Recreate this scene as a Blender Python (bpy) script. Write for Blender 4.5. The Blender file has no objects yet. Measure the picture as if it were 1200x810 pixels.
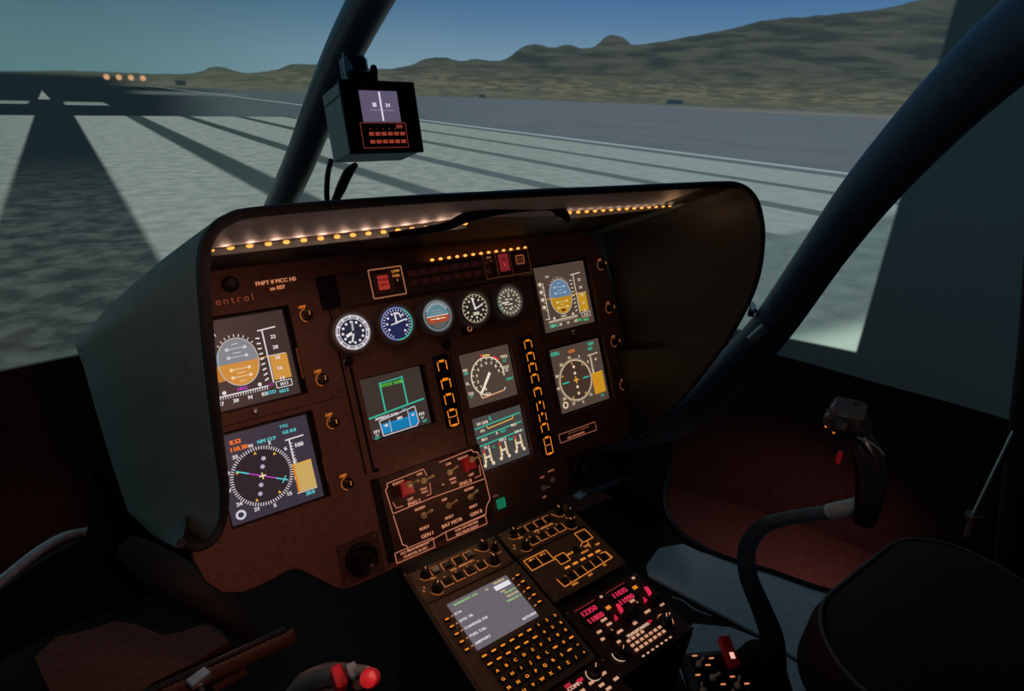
import bpy, bmesh, math, random
from mathutils import Vector, Matrix
from mathutils.geometry import tessellate_polygon
random.seed(7)
S = bpy.context.scene
COL = S.collection
PI = math.pi
V = Vector

# ------------------------------------------------------------------ camera
CR = Matrix(((0.8164085954, 0.2005950059, -0.5415151419),
             (-0.5764480931, 0.3389779255, -0.7435062622),
             (0.0344180364, 0.9191602742, 0.3923771007)))
CP = V((-0.48331616, -0.94341496, 1.2046059))
cam_d = bpy.data.cameras.new('camera')
cam = bpy.data.objects.new('camera', cam_d)
COL.objects.link(cam)
cam.matrix_world = Matrix.Translation(CP) @ CR.to_4x4()
cam_d.sensor_width = 36; cam_d.lens = 36 * 700 / 1200
cam_d.clip_start = 0.02; cam_d.clip_end = 100
S.camera = cam
S.view_settings.view_transform = 'Standard'
S.view_settings.look = 'None'
S.view_settings.exposure = 0.0
S.view_settings.gamma = 1.0
S.view_settings.use_curve_mapping = False

# ------------------------------------------------------------------ world and lights
w = bpy.data.worlds.new('world'); S.world = w; w.use_nodes = True
w.node_tree.nodes['Background'].inputs[0].default_value = (0.5, 0.75, 1.0, 1)
w.node_tree.nodes['Background'].inputs[1].default_value = 0.0012

def area(name, loc, target, size, energy, color, size_y=None):
    d = bpy.data.lights.new(name, 'AREA'); d.energy = energy; d.color = color
    d.size = size
    if size_y: d.shape = 'RECTANGLE'; d.size_y = size_y
    o = bpy.data.objects.new(name, d); COL.objects.link(o); o.location = loc
    o.rotation_euler = (V(target) - V(loc)).to_track_quat('-Z', 'Y').to_euler()
    return o
def spot(name, loc, target, cone, energy, color, radius=0.03):
    d = bpy.data.lights.new(name, 'SPOT'); d.energy = energy; d.color = color; d.spot_size = math.radians(cone); d.spot_blend = 1.0; d.shadow_soft_size = radius
    o = bpy.data.objects.new(name, d); COL.objects.link(o); o.location = loc
    o.rotation_euler = (V(target) - V(loc)).to_track_quat('-Z', 'Y').to_euler(); return o
def bulb(name, loc, energy, color, radius=0.01):
    d = bpy.data.lights.new(name, 'POINT'); d.energy = energy; d.color = color; d.shadow_soft_size = radius
    o = bpy.data.objects.new(name, d); COL.objects.link(o); o.location = loc; return o
spot('pilot_map_light', (-0.34, -1.15, 1.36), (-0.64, -0.06, 0.50), 62, 6.8, (1.0, 0.40, 0.28))
spot('right_floor_fill', (1.22, -0.42, 0.02), (1.50, -0.05, -0.55), 115, 3.2, (1.0, 0.46, 0.42), 0.02)  # unseen fill, added to light the room floor and cloth at right
spot('left_floor_fill', (-0.90, 0.85, -0.04), (-0.95, 1.30, -0.55), 120, 0.6, (1.0, 0.35, 0.30), 0.02)  # unseen fill, added for the dim red floor left of the nose
bulb('footwell_fill', (-0.42, 0.12, 0.36), 0.16, (1.0, 0.42, 0.28), 0.02)  # added point light with no fitting, brightens the brown lining
bulb('grip_fill', (-0.39, -0.66, 0.90), 0.20, (1.0, 0.62, 0.50), 0.01)  # unseen bulb added to brighten the red parts of the left stick
spot('right_grip_fill', (0.10, -1.15, 1.30), (0.35, -0.64, 0.74), 20, 3.0, (1.0, 0.72, 0.62), 0.02)  # unseen narrow spot, added to bring out the right stick's grip
SCREEN_GAIN = 1.0

# ------------------------------------------------------------------ frames
T = math.radians(23.5)
OP = V((0, 0, 0.87))
BX, BY, BZ = V((1, 0, 0)), V((0, math.sin(T), math.cos(T))), V((0, -math.cos(T), math.sin(T)))
def frame(o, x, y, z):
    m = Matrix((x, y, z)).transposed().to_4x4(); m.translation = o; return m
PANEL = frame(OP, BX, BY, BZ)                       # instrument panel: x right, y up, z to the pilot
A = math.atan(0.1)
PED = frame(V((0, -0.25, 0.473)), V((1, 0, 0)), V((0, math.cos(A), math.sin(A))), V((0, -math.sin(A), math.cos(A))))
def at(u, v, axis, val):
    """where the sight line through a photograph pixel meets the plane axis = val"""
    d = CR @ V(((u - 600) / 700, (405 - v) / 700, -1))
    return CP + d * ((val - CP[axis]) / d[axis])

# ------------------------------------------------------------------ materials
def lin(c):
    return tuple(((x / 255) / 12.92 if x / 255 <= 0.04045 else ((x / 255 + 0.055) / 1.055) ** 2.4) for x in c)
def mat(name, base, rough=0.6, metal=0.0, noise=0.25, scale=60, bump=0.0, spec=0.5, coat=0.0):
    m = bpy.data.materials.new(name); m.use_nodes = True
    nt = m.node_tree; b = nt.nodes['Principled BSDF']
    tc = nt.nodes.new('ShaderNodeTexCoord')
    n = nt.nodes.new('ShaderNodeTexNoise'); n.inputs['Scale'].default_value = scale; n.inputs['Detail'].default_value = 4
    nt.links.new(tc.outputs['Object'], n.inputs['Vector'])
    r = nt.nodes.new('ShaderNodeValToRGB')
    r.color_ramp.elements[0].position = 0.3; r.color_ramp.elements[1].position = 0.75
    r.color_ramp.elements[0].color = tuple(c * (1 - noise) for c in base) + (1,)
    r.color_ramp.elements[1].color = tuple(min(1, c * (1 + noise)) for c in base) + (1,)
    nt.links.new(n.outputs['Fac'], r.inputs['Fac']); nt.links.new(r.outputs['Color'], b.inputs['Base Color'])
    b.inputs['Roughness'].default_value = rough; b.inputs['Metallic'].default_value = metal
    b.inputs['Specular IOR Level'].default_value = spec; b.inputs['Coat Weight'].default_value = coat
    if bump:
        n2 = nt.nodes.new('ShaderNodeTexNoise'); n2.inputs['Scale'].default_value = scale * 8
        nt.links.new(tc.outputs['Object'], n2.inputs['Vector'])
        bp = nt.nodes.new('ShaderNodeBump'); bp.inputs['Strength'].default_value = bump; bp.inputs['Distance'].default_value = 0.001
        nt.links.new(n2.outputs['Fac'], bp.inputs['Height']); nt.links.new(bp.outputs['Normal'], b.inputs['Normal'])
    return m
EM = {}
def em(c, k=1.0):
    key = (c, k)
    if key not in EM:
        m = bpy.data.materials.new('glow_%d_%d_%d' % c); m.use_nodes = True; nt = m.node_tree
        nt.nodes.remove(nt.nodes['Principled BSDF'])
        e = nt.nodes.new('ShaderNodeEmission'); e.inputs[0].default_value = lin(c) + (1,); e.inputs[1].default_value = k
        nt.links.new(e.outputs[0], nt.nodes['Material Output'].inputs[0])
        EM[key] = m
    return EM[key]
def screen_mat(name, c):
    """lit display glass: even backlight with a fine grain"""
    m = bpy.data.materials.new(name); m.use_nodes = True; nt = m.node_tree
    b = nt.nodes['Principled BSDF']; b.inputs['Base Color'].default_value = (0.01, 0.01, 0.012, 1); b.inputs['Roughness'].default_value = 0.35
    tc = nt.nodes.new('ShaderNodeTexCoord'); n = nt.nodes.new('ShaderNodeTexNoise'); n.inputs['Scale'].default_value = 900
    nt.links.new(tc.outputs['Object'], n.inputs['Vector'])
    r = nt.nodes.new('ShaderNodeValToRGB'); L = lin(c)
    r.color_ramp.elements[0].position = .3; r.color_ramp.elements[1].position = .7
    r.color_ramp.elements[0].color = tuple(x * .85 for x in L) + (1,); r.color_ramp.elements[1].color = tuple(x * 1.15 for x in L) + (1,)
    nt.links.new(n.outputs['Fac'], r.inputs['Fac']); nt.links.new(r.outputs['Color'], b.inputs['Emission Color'])
    b.inputs['Emission Strength'].default_value = 1.0
    return m
M = dict(
    panel=mat('panel_brown_paint', (0.25, 0.125, 0.095), 0.62, noise=0.18, scale=90, bump=0.25),
    panel2=mat('panel_insert_paint', (0.11, 0.055, 0.045), 0.6, noise=0.18, scale=90, bump=0.25),
    pedplate=mat('console_plate_paint', (0.27, 0.18, 0.11), 0.55, noise=0.2, scale=120, bump=0.2),
    black=mat('black_plastic', (0.012, 0.012, 0.013), 0.45, noise=0.2),
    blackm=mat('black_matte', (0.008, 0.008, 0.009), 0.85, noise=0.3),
    knob=mat('black_knob_plastic', (0.02, 0.018, 0.017), 0.28, noise=0.1),
    metal=mat('worn_metal', (0.45, 0.42, 0.38), 0.35, 0.9, noise=0.15, scale=200),
    screw=mat('screw_metal', (0.30, 0.26, 0.22), 0.4, 0.8, noise=0.1, scale=300),
    bezel=mat('gauge_bezel_metal', (0.32, 0.31, 0.33), 0.35, 0.4, noise=0.1, scale=200),
    hood=mat('hood_grey_green_shell', (0.20, 0.27, 0.25), 0.55, noise=0.12, scale=40, bump=0.3),
    liner=mat('hood_liner_dark', (0.028, 0.026, 0.022), 0.5, noise=0.2, scale=60, bump=0.3),
    lip=mat('hood_lip_pale_grey', (0.42, 0.42, 0.46), 0.6, noise=0.1, scale=60, bump=0.2),
    trim=mat('hood_edge_rubber', (0.035, 0.04, 0.04), 0.45, noise=0.3, scale=500, bump=0.5),
    frame=mat('frame_dark_blue_paint', (0.045, 0.085, 0.13), 0.38, noise=0.2, scale=50, bump=0.15),
    pillar=mat('pillar_navy_paint', (0.065, 0.115, 0.17), 0.5, noise=0.15, scale=50, bump=0.15),
    nose=mat('nose_shell_dark', (0.016, 0.020, 0.028), 0.7, noise=0.3, scale=50, bump=0.3),
    nose2=mat('step_dark_grey', (0.16, 0.20, 0.23), 0.5, noise=0.15, scale=60, bump=0.2),
    floor=mat('cabin_floor_grey', (0.70, 0.76, 0.80), 0.65, noise=0.10, scale=60, bump=0.3),
    brown=mat('footwell_lining_brown', (0.17, 0.07, 0.045), 0.8, noise=0.25, scale=80, bump=0.4),
    skirt=mat('dark_red_skirt_cloth', (0.060, 0.028, 0.025), 0.95, noise=0.25, scale=40, bump=0.3),
    room=mat('room_floor_red_carpet', (0.15, 0.065, 0.055), 0.95, noise=0.25, scale=60, bump=0.5),
    curtain=mat('black_curtain', (0.004, 0.004, 0.005), 0.95, noise=0.3, scale=30),
    seat=mat('seat_dark_fabric', (0.045, 0.020, 0.015), 0.8, noise=0.3, scale=150, bump=0.5),
    piping=mat('seat_piping', (0.22, 0.23, 0.19), 0.6, noise=0.2, scale=100),
    box=mat('compass_box_grey', (0.34, 0.42, 0.42), 0.5, noise=0.12, scale=60, bump=0.2),
    bracket=mat('bracket_grey_steel', (0.42, 0.52, 0.56), 0.4, 0.3, noise=0.15, scale=80),
    bracket2=mat('grip_top_plastic', (0.08, 0.085, 0.085), 0.25, noise=0.1),
    red=mat('red_guard_plastic', (0.90, 0.04, 0.06), 0.4, noise=0.1),
    copper=mat('copper_strip', (0.45, 0.22, 0.10), 0.4, 0.6, noise=0.15, scale=200),
)

# ------------------------------------------------------------------ mesh building
class MB:
    def __init__(s): s.v = []; s.f = []; s.m = []; s.mats = []; s.sm = []
    def mi(s, m):
        if m not in s.mats: s.mats.append(m)
        return s.mats.index(m)
    def add(s, vs, fs, m, smooth=False):
        b = len(s.v); s.v += [tuple(v) for v in vs]; i = s.mi(m)
        for f in fs: s.f.append([b + k for k in f]); s.m.append(i); s.sm.append(smooth)
        return s
    def box(s, c, d, m, bev=0.0, mtx=None):
        """rounded-edge box: centre c, size d; bevelled top and bottom rims"""
        hx, hy, hz = d[0] / 2, d[1] / 2, d[2] / 2; b = min(bev, hx * .9, hy * .9, hz * .9)
        rings = [(-hz, b), (-hz + b, 0), (hz - b, 0), (hz, b)] if b else [(-hz, 0), (hz, 0)]
        vs = []
        for z, i in rings:
            if b: k = b; o = [(hx - i, hy - k - 0), (hx - k, hy - i), (-hx + k, hy - i), (-hx + i, hy - k), (-hx + i, -hy + k), (-hx + k, -hy + i), (hx - k, -hy + i), (hx - i, -hy + k)]
            else: o = [(hx, hy), (-hx, hy), (-hx, -hy), (hx, -hy)]
            vs += [V((x, y, z)) for x, y in o]
        n = len(o); fs = []
        for r in range(len(rings) - 1):
            for k in range(n): fs.append([r * n + k, r * n + (k + 1) % n, (r + 1) * n + (k + 1) % n, (r + 1) * n + k])
        fs.append(list(range(n))[::-1]); fs.append([(len(rings) - 1) * n + k for k in range(n)])
        c = V(c)
        vs = [(mtx @ v if mtx else v) + c for v in vs]
        return s.add(vs, fs, m)
    def prism(s, pts, z0, z1, m, holes=(), bev=0.0):
        """outline extruded z0..z1 with optional holes"""
        loops = [[V((x, y, 0)) for x, y in pts]] + [[V((x, y, 0)) for x, y in h] for h in holes]
        flat = [p for l in loops for p in l]; tri = tessellate_polygon(loops); n = len(flat)
        vs = [V((p.x, p.y, z0)) for p in flat] + [V((p.x, p.y, z1)) for p in flat]
        fs = []
        for t in tri:
            a, b, c = (flat[i] for i in t)
            up = (b - a).cross(c - a).z > 0; t = list(t) if up else list(t)[::-1]
            fs.append([i + n for i in t]); fs.append(t[::-1])
        o = 0
        for l in loops:
            for k in range(len(l)): fs.append([o + k, o + (k + 1) % len(l), n + o + (k + 1) % len(l), n + o + k])
            o += len(l)
        return s.add(vs, fs, m)
    def lathe(s, c, prof, m, seg=24, mtx=None, sx=1.0):
        vs = []; fs = []; c = V(c)
        for r, z in prof:
            for k in range(seg):
                a = 2 * PI * k / seg; p = V((r * math.cos(a) * sx, r * math.sin(a), z)); vs.append((mtx @ p if mtx else p) + c)
        for i in range(len(prof) - 1):
            for k in range(seg): fs.append([i * seg + k, i * seg + (k + 1) % seg, (i + 1) * seg + (k + 1) % seg, (i + 1) * seg + k])
        fs.append(list(range(seg))[::-1]); fs.append([(len(prof) - 1) * seg + k for k in range(seg)])
        return s.add(vs, fs, m, True)
    def tube(s, path, r, m, seg=12, up=V((0, 0, 1)), sub=1, flat=1.0):
        P = [V(p) for p in path]; R = list(r) if hasattr(r, '__len__') else [r] * len(P)
        if sub > 1:                                   # Catmull-Rom smoothing
            Q = []; RR = []
            for i in range(len(P) - 1):
                p0 = P[max(i - 1, 0)]; p1 = P[i]; p2 = P[i + 1]; p3 = P[min(i + 2, len(P) - 1)]
                for k in range(sub):
                    t = k / sub
                    Q.append(0.5 * ((2 * p1) + (p2 - p0) * t + (2 * p0 - 5 * p1 + 4 * p2 - p3) * t * t + (3 * p1 - p0 - 3 * p2 + p3) * t ** 3)); RR.append(R[i] * (1 - t) + R[i + 1] * t)
            P = Q + [P[-1]]; R = RR + [R[-1]]
        vs = []; fs = []; prev = None
        for i, p in enumerate(P):
            t = (P[min(i + 1, len(P) - 1)] - P[max(i - 1, 0)]).normalized()
            if prev is None:
                n = t.cross(up)
                if n.length < 1e-3: n = t.cross(V((1, 0, 0)))
                n.normalize()
            else: n = (prev - t * prev.dot(t)).normalized()
            prev = n; b = t.cross(n)
            for k in range(seg):
                a = 2 * PI * k / seg; vs.append(p + (n * math.cos(a) + b * math.sin(a) * flat) * R[i])
        for i in range(len(P) - 1):
            for k in range(seg): fs.append([i * seg + k, i * seg + (k + 1) % seg, (i + 1) * seg + (k + 1) % seg, (i + 1) * seg + k])
        fs.append(list(range(seg))[::-1]); fs.append([(len(P) - 1) * seg + k for k in range(seg)])
        return s.add(vs, fs, m, True)
    def build(s, name, parent=None, mtx=None):
        me = bpy.data.meshes.new(name); me.from_pydata(s.v, [], s.f)
        for m in s.mats: me.materials.append(m)
        me.polygons.foreach_set('material_index', s.m); me.polygons.foreach_set('use_smooth', s.sm)
        me.update()
        bm = bmesh.new(); bm.from_mesh(me); bmesh.ops.recalc_face_normals(bm, faces=[f for f in bm.faces if len(bm.faces) < 60000]); bm.to_mesh(me); bm.free()
        if any(s.sm): me.set_sharp_from_angle(angle=math.radians(42))
        o = bpy.data.objects.new(name, me); COL.objects.link(o)
        if parent: o.parent = parent
        if mtx: o.matrix_local = mtx
        return o

def text_shape(txt, h, align='C', spread=1.0, cache={}):
    key = (txt, align, spread)
    if key not in cache:
        c = bpy.data.curves.new('t', 'FONT'); c.body = txt; c.size = 1.0; c.resolution_u = 2; c.space_character = spread
        o = bpy.data.objects.new('t', c); COL.objects.link(o)
        dg = bpy.context.evaluated_depsgraph_get(); me = o.evaluated_get(dg).to_mesh()
        vs = [(v.co.x, v.co.y) for v in me.vertices]; fs = [list(p.vertices) for p in me.polygons]
        o.evaluated_get(dg).to_mesh_clear(); bpy.data.objects.remove(o); bpy.data.curves.remove(c)
        xs = [v[0] for v in vs] or [0]; x0, x1 = min(xs), max(xs)
        sh = {'C': -(x0 + x1) / 2, 'L': -x0, 'R': -x1}[align]
        cache[key] = ([(x + sh, y - 0.35) for x, y in vs], fs)
    vs, fs = cache[key]; k = h * 0.80 / 0.72
    return [(x * k, y * k) for x, y in vs], fs

class Gfx:
    """luminous marks in a plane; centimetres in, metres out; z lifts each new mark a hair over the last"""
    def __init__(s, z=0.0): s.mb = MB(); s.z = z; s.step = 0.00002
    def lift(s): s.z += s.step; return s.z
    def poly(s, pts, m):
        z = s.lift(); s.mb.add([(x / 100, y / 100, z) for x, y in pts], [list(range(len(pts)))], m)
    def rect(s, x0, y0, x1, y1, m): s.poly([(x0, y0), (x1, y0), (x1, y1), (x0, y1)], m)
    def line(s, a, b, w, m):
        dx, dy = b[0] - a[0], b[1] - a[1]; L = math.hypot(dx, dy) or 1; nx, ny = -dy / L * w / 2, dx / L * w / 2
        s.poly([(a[0] + nx, a[1] + ny), (a[0] - nx, a[1] - ny), (b[0] - nx, b[1] - ny), (b[0] + nx, b[1] + ny)], m)
    def path(s, pts, w, m, close=False):
        for a, b in zip(pts, pts[1:] + ([pts[0]] if close else [])): s.line(a, b, w, m)
    def frame(s, x0, y0, x1, y1, w, m): s.path([(x0, y0), (x1, y0), (x1, y1), (x0, y1)], w, m, True)
    def disc(s, c, r, m, n=28): s.poly([(c[0] + r * math.cos(2 * PI * k / n), c[1] + r * math.sin(2 * PI * k / n)) for k in range(n)], m)
    def arc(s, c, r, a0, a1, w, m, n=36):
        z = s.lift(); vs = []; fs = []
        for k in range(n + 1):
            a = math.radians(a0 + (a1 - a0) * k / n)
            for q in (r - w / 2, r + w / 2): vs.append(((c[0] + q * math.cos(a)) / 100, (c[1] + q * math.sin(a)) / 100, z))
        for k in range(n): fs.append([2 * k, 2 * k + 2, 2 * k + 3, 2 * k + 1])
        s.mb.add(vs, fs, m)
    def ticks(s, c, r0, r1, a0, a1, n, w, m):
        for k in range(n):
            a = math.radians(a0 + (a1 - a0) * k / max(1, n - 1)); ca, sa = math.cos(a), math.sin(a)
            s.line((c[0] + r0 * ca, c[1] + r0 * sa), (c[0] + r1 * ca, c[1] + r1 * sa), w, m)
    def text(s, t, c, h, m, align='C', spread=1.0, bold=0.0):
        vs, fs = text_shape(t, h, align, spread)
        for ox in ([0, bold] if bold else [0]):
            z = s.lift(); s.mb.add([((x + c[0] + ox) / 100, (y + c[1]) / 100, z) for x, y in vs], fs, m)
    def build(s, name, parent=None, **k):
        me = s.mb; o = MB.build_flat(me, name, parent); return o
def _bf(s, name, parent=None):
    me = bpy.data.meshes.new(name); me.from_pydata(s.v, [], s.f)
    for m in s.mats: me.materials.append(m)
    me.polygons.foreach_set('material_index', s.m); me.update()
    o = bpy.data.objects.new(name, me); COL.objects.link(o)
    if parent: o.parent = parent
    return o
MB.build_flat = staticmethod(_bf)

def tag(o, label=None, cat=None, group=None, kind=None):
    if label: o['label'] = label
    if cat: o['category'] = cat
    if group: o['group'] = group
    if kind: o['kind'] = kind
    return o
def thing(name, mtx, label, cat, group=None):
    o = bpy.data.objects.new(name, None); COL.objects.link(o); o.matrix_world = mtx; o.empty_display_size = .02
    return tag(o, label, cat, group)
def onP(x, y, d=0.0, base=PANEL):       # a place on a panel plane, centimetres
    return base @ Matrix.Translation((x / 100, y / 100, d / 100))
def copy_part(o, parent, loc=None, rz=0.0):
    c = o.copy(); COL.objects.link(c); c.parent = parent
    if loc is not None: c.location = loc
    c.rotation_euler[2] = rz
    for ch in list(o.children): copy_part(ch, c, ch.location, ch.rotation_euler[2])
    return c

W = em((225, 215, 215)); WD = em((165, 155, 150)); CY = em((90, 200, 205)); TEAL = em((50, 180, 150)); GREEN = em((70, 200, 110))
YE = em((225, 165, 60)); MAG = em((200, 70, 200)); ORG = em((225, 125, 40)); ORG2 = em((235, 130, 30)); CRM = em((215, 140, 95)); PINK = em((190, 115, 85))
REDL = em((215, 45, 80)); REDG = em((205, 45, 60)); WARM = em((235, 215, 180)); BLUE = em((25, 130, 185)); DK = M['black']; AMB = em((200, 125, 50))

# ================================================================== SETTING
EYE = CP.copy()
def projected_image():
    """picture thrown on the curved screen, as seen from the design eye point (object origin)"""
    m = bpy.data.materials.new('projected_runway_picture'); m.use_nodes = True; nt = m.node_tree; N = nt.nodes; L = nt.links
    N.remove(N['Principled BSDF'])
    def val(x):
        return x
    def op(o, a, b=None, c=None, clamp=False):
        n = N.new('ShaderNodeMath'); n.operation = o; n.use_clamp = clamp
        for i, x in enumerate((a, b, c)):
            if x is None: continue
            if isinstance(x, (int, float)): n.inputs[i].default_value = x
            else: L.new(x, n.inputs[i])
        return n.outputs[0]
    def ss(x, a, b):
        n = N.new('ShaderNodeMapRange'); n.interpolation_type = 'SMOOTHSTEP'; n.clamp = True
        L.new(x, n.inputs[0]); n.inputs[1].default_value = a; n.inputs[2].default_value = b; n.inputs[3].default_value = 0; n.inputs[4].default_value = 1
        return n.outputs[0]
    def mix(f, a, b):
        n = N.new('ShaderNodeMix'); n.data_type = 'RGBA'; n.clamp_factor = True
        if isinstance(f, (int, float)): n.inputs[0].default_value = f
        else: L.new(f, n.inputs[0])
        for i, x in ((6, a), (7, b)):
            if isinstance(x, tuple): n.inputs[i].default_value = lin(x) + (1,)
            else: L.new(x, n.inputs[i])
        return n.outputs[2]
    def xyz(x, y, z):
        n = N.new('ShaderNodeCombineXYZ')
        for i, q in enumerate((x, y, z)):
            if isinstance(q, (int, float)): n.inputs[i].default_value = q
            else: L.new(q, n.inputs[i])
        return n.outputs[0]
    def noise(vec, sc, det=4, rough=.55):
        n = N.new('ShaderNodeTexNoise'); L.new(vec, n.inputs['Vector']); n.inputs['Scale'].default_value = sc; n.inputs['Detail'].default_value = det; n.inputs['Roughness'].default_value = rough
        return n.outputs['Fac']
    tc = N.new('ShaderNodeTexCoord'); sp = N.new('ShaderNodeSeparateXYZ'); L.new(tc.outputs['Object'], sp.inputs[0])
    X, Y, Z = sp.outputs
    r = op('SQRT', op('ADD', op('MULTIPLY', X, X), op('MULTIPLY', Y, Y)))
    az = op('DEGREES', op('ARCTAN2', X, Y)); el = op('DEGREES', op('ARCTAN2', Z, r))
    nz = op('MAXIMUM', op('MULTIPLY', Z, -1), 0.0005)
    gx = op('DIVIDE', X, nz); gy = op('DIVIDE', Y, nz)
    # ---- ridge line
    pts = [(-20, .1), (-2.7, 0), (-.6, .15), (8.3, .3), (10.1, .6), (11.1, .95), (12.9, .6), (15.5, .9), (16.9, 1.4), (18.1, 1.45), (23.5, 1.3), (26.3, 1.7), (29.2, 2.4), (30.7, 2.2), (32, 2.4), (33.4, 2.3), (35.6, 3.2), (37.3, 3.7), (38.6, 3.5), (39.9, 3.8), (41.3, 3.5), (42.5, 4), (43.7, 4.6), (44.9, 4.2), (45.5, 3.9), (47, 4.1), (52, 5), (56.6, 5.9), (60.3, 6.15), (64.2, 6.6), (65.8, 7), (80, 8.5)]
    fc = N.new('ShaderNodeFloatCurve'); cu = fc.mapping.curves[0]
    P = [((a + 20) / 100, h / 10) for a, h in pts]
    cu.points[0].location = P[0]; cu.points[1].location = P[-1]
    for p in P[1:-1]: cu.points.new(*p)
    for p in cu.points: p.handle_type = 'AUTO_CLAMPED'
    fc.mapping.update()
    L.new(op('MULTIPLY', op('ADD', az, 20), .01, clamp=True), fc.inputs['Value'])
    ridge = op('MULTIPLY', fc.outputs[0], 10)
    av = xyz(az, op('MULTIPLY', el, 3), 0)
    ridge = op('ADD', ridge, op('MULTIPLY', op('SUBTRACT', noise(xyz(az, 0, 3), .9, 3), .5), .25))
    # ---- sky
    hor = mix(ss(az, -2, 30), (84, 118, 120), (118, 148, 162))
    top = mix(ss(az, -2, 45), (62, 96, 112), (64, 104, 148))
    sky = mix(ss(el, 0, 8), hor, top)
    # ---- hills
    n1 = noise(xyz(op('MULTIPLY', az, .18), op('MULTIPLY', el, 1.1), 1), 1.6, 6)
    n2 = noise(xyz(op('MULTIPLY', az, .6), op('MULTIPLY', el, 3.5), 5), 1.3, 5)
    hill = mix(ss(n1, .36, .66), (38, 43, 40), (68, 70, 60))
    hill = mix(op('MULTIPLY', ss(el, 2.2, .2), .85), hill, mix(ss(n2, .38, .66), (66, 68, 54), (102, 98, 80)))
    hill = mix(op('MULTIPLY', ss(az, 26, 4), .7), hill, (62, 72, 50))
    hill = mix(op('MULTIPLY', ss(op('SUBTRACT', ridge, el), .35, 0), .55), hill, (60, 70, 66))
    # ---- ground plane
    gv = xyz(gx, gy, 0)
    f1 = noise(gv, 5.0, 7, .65); f2 = noise(gv, .35, 3)
    asph = mix(ss(az, 8, 40), (62, 74, 72), (84, 92, 100))
    asph = mix(op('MULTIPLY', ss(f2, .4, .6), .35), asph, (72, 78, 84))
    near = mix(ss(f1, .2, .8), (72, 88, 86), (98, 114, 112))
    white = mix(ss(f1, .25, .75), (100, 112, 107), (134, 145, 138))
    white = mix(op('MULTIPLY', ss(az, 25, 55), .5), white, (124, 142, 144))
    white = mix(op('MULTIPLY', ss(az, 4, -6), .35), white, (70, 84, 76))
    gap = mix(ss(az, 5, 40), (40, 50, 47), (78, 88, 90))
    ctr = mix(ss(gy, 4, 11), mix(ss(f1, .36, .68), (24, 34, 33), (62, 73, 67)), (0, 4, 4))
    # keys of the threshold: seven bars each side; narrow gaps between
    bar = 1.0
    bars = ss(gx, -20, -19)
    gl = [(-.56 + .0, .26, 'c')]
    dark = None
    def band(c, h, soft=.05):
        d = op('ABSOLUTE', op('SUBTRACT', gx, c)); return ss(d, h + soft, h - soft)
    for c, h in ((1.66, .19), (2.95, .15), (4.42, .15), (5.88, .15), (7.4, .14), (-1.9, .2), (-3.3, .2)):
        b = band(c, h); dark = b if dark is None else op('MAXIMUM', dark, b)
    keys = mix(dark, white, gap)
    keys = mix(band(-.08 - .02, .42, .035), keys, ctr)
    keys = mix(ss(gx, 9.0, 9.25), keys, gap); 
    inkey = op('MULTIPLY', op('MULTIPLY', ss(gy, 2.55, 2.75), ss(gy, 20.7, 20.0)), ss(gx, 9.4, 9.2))
    near = mix(band(-.1, .42, .05), near, mix(ss(f1, .36, .68), (28, 40, 38), (66, 78, 72)))
    grd = mix(ss(gy, 2.5, 2.8), near, asph)
    far = mix(ss(az, 5.5, 13), (0, 2, 2), asph)
    grd = mix(ss(gy, 19.5, 20.6), grd, far)
    grd = mix(inkey, grd, keys)
    line = op('MULTIPLY', band(9.75, .16, .08), ss(gy, 2.4, 3)); grd = mix(op('MULTIPLY', line, .8), grd, (140, 158, 158))
    # runway number, centre line end and the tan strip by the grass
    def blob(c0, c1, y0, y1, k=.06):
        return op('MULTIPLY', op('MULTIPLY', ss(gx, c0 - k, c0 + k), ss(gx, c1 + k, c1 - k)), op('MULTIPLY', ss(gy, y0 - .8, y0 + .4), ss(gy, y1 + .8, y1 - .4)))
    numb = op('MAXIMUM', blob(-1.8, -.82, 28.2, 30.8), blob(.25, 1.55, 27.8, 30.6))
    grd = mix(op('MULTIPLY', numb, .55), grd, (150, 168, 160))
    tri = op('MULTIPLY', ss(op('ADD', op('ABSOLUTE', op('SUBTRACT', az, -.65)), op('MULTIPLY', op('ADD', el, 1.75), .62)), .44, .3), ss(el, -1.78, -1.68))
    grd = mix(tri, grd, (120, 132, 128))
    strip = op('MULTIPLY', ss(el, -1.05, -.92), ss(el, -.7, -.85)); grd = mix(op('MULTIPLY', op('MULTIPLY', strip, ss(az, 46, 56)), .7), grd, (104, 100, 86))
    rs = op('MULTIPLY', ss(el, -1.3, -1.15), ss(el, -.92, -1.05)); grd = mix(op('MULTIPLY', op('MULTIPLY', rs, op('MULTIPLY', ss(az, 4, 6), ss(az, 14, 11))), .5), grd, (100, 112, 104))
    # the projector's bright lower corner
    cor = op('MULTIPLY', ss(op('ADD', op('MULTIPLY', op('SUBTRACT', 68.2, az), .5), op('ADD', el, 19)), 3.4, .6), .85)
    grd = mix(cor, grd, (176, 198, 182))
    ter = mix(ss(el, -.78, -.62), grd, mix(ss(n2, .4, .6), (70, 72, 60), (84, 84, 70)))
    ter = mix(op('MULTIPLY', ss(el, -.78, -.62), ss(az, 6, -1)), ter, (20, 26, 24))
    ter = mix(ss(el, -.3, .1), ter, hill)
    out = mix(ss(op('SUBTRACT', el, ridge), -.06, .06), ter, sky)
    # dark trees and a parked car, four approach lights
    def spot(a, e, wa, we, col, out, k=.9):
        d = op('MAXIMUM', op('DIVIDE', op('ABSOLUTE', op('SUBTRACT', az, a)), wa), op('DIVIDE', op('ABSOLUTE', op('SUBTRACT', el, e)), we))
        return mix(op('MULTIPLY', ss(d, 1.25, .75), k), out, col)
    out = spot(-2.5, -1.0, 7.0, .95, (0, 2, 2), out, 1)
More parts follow.
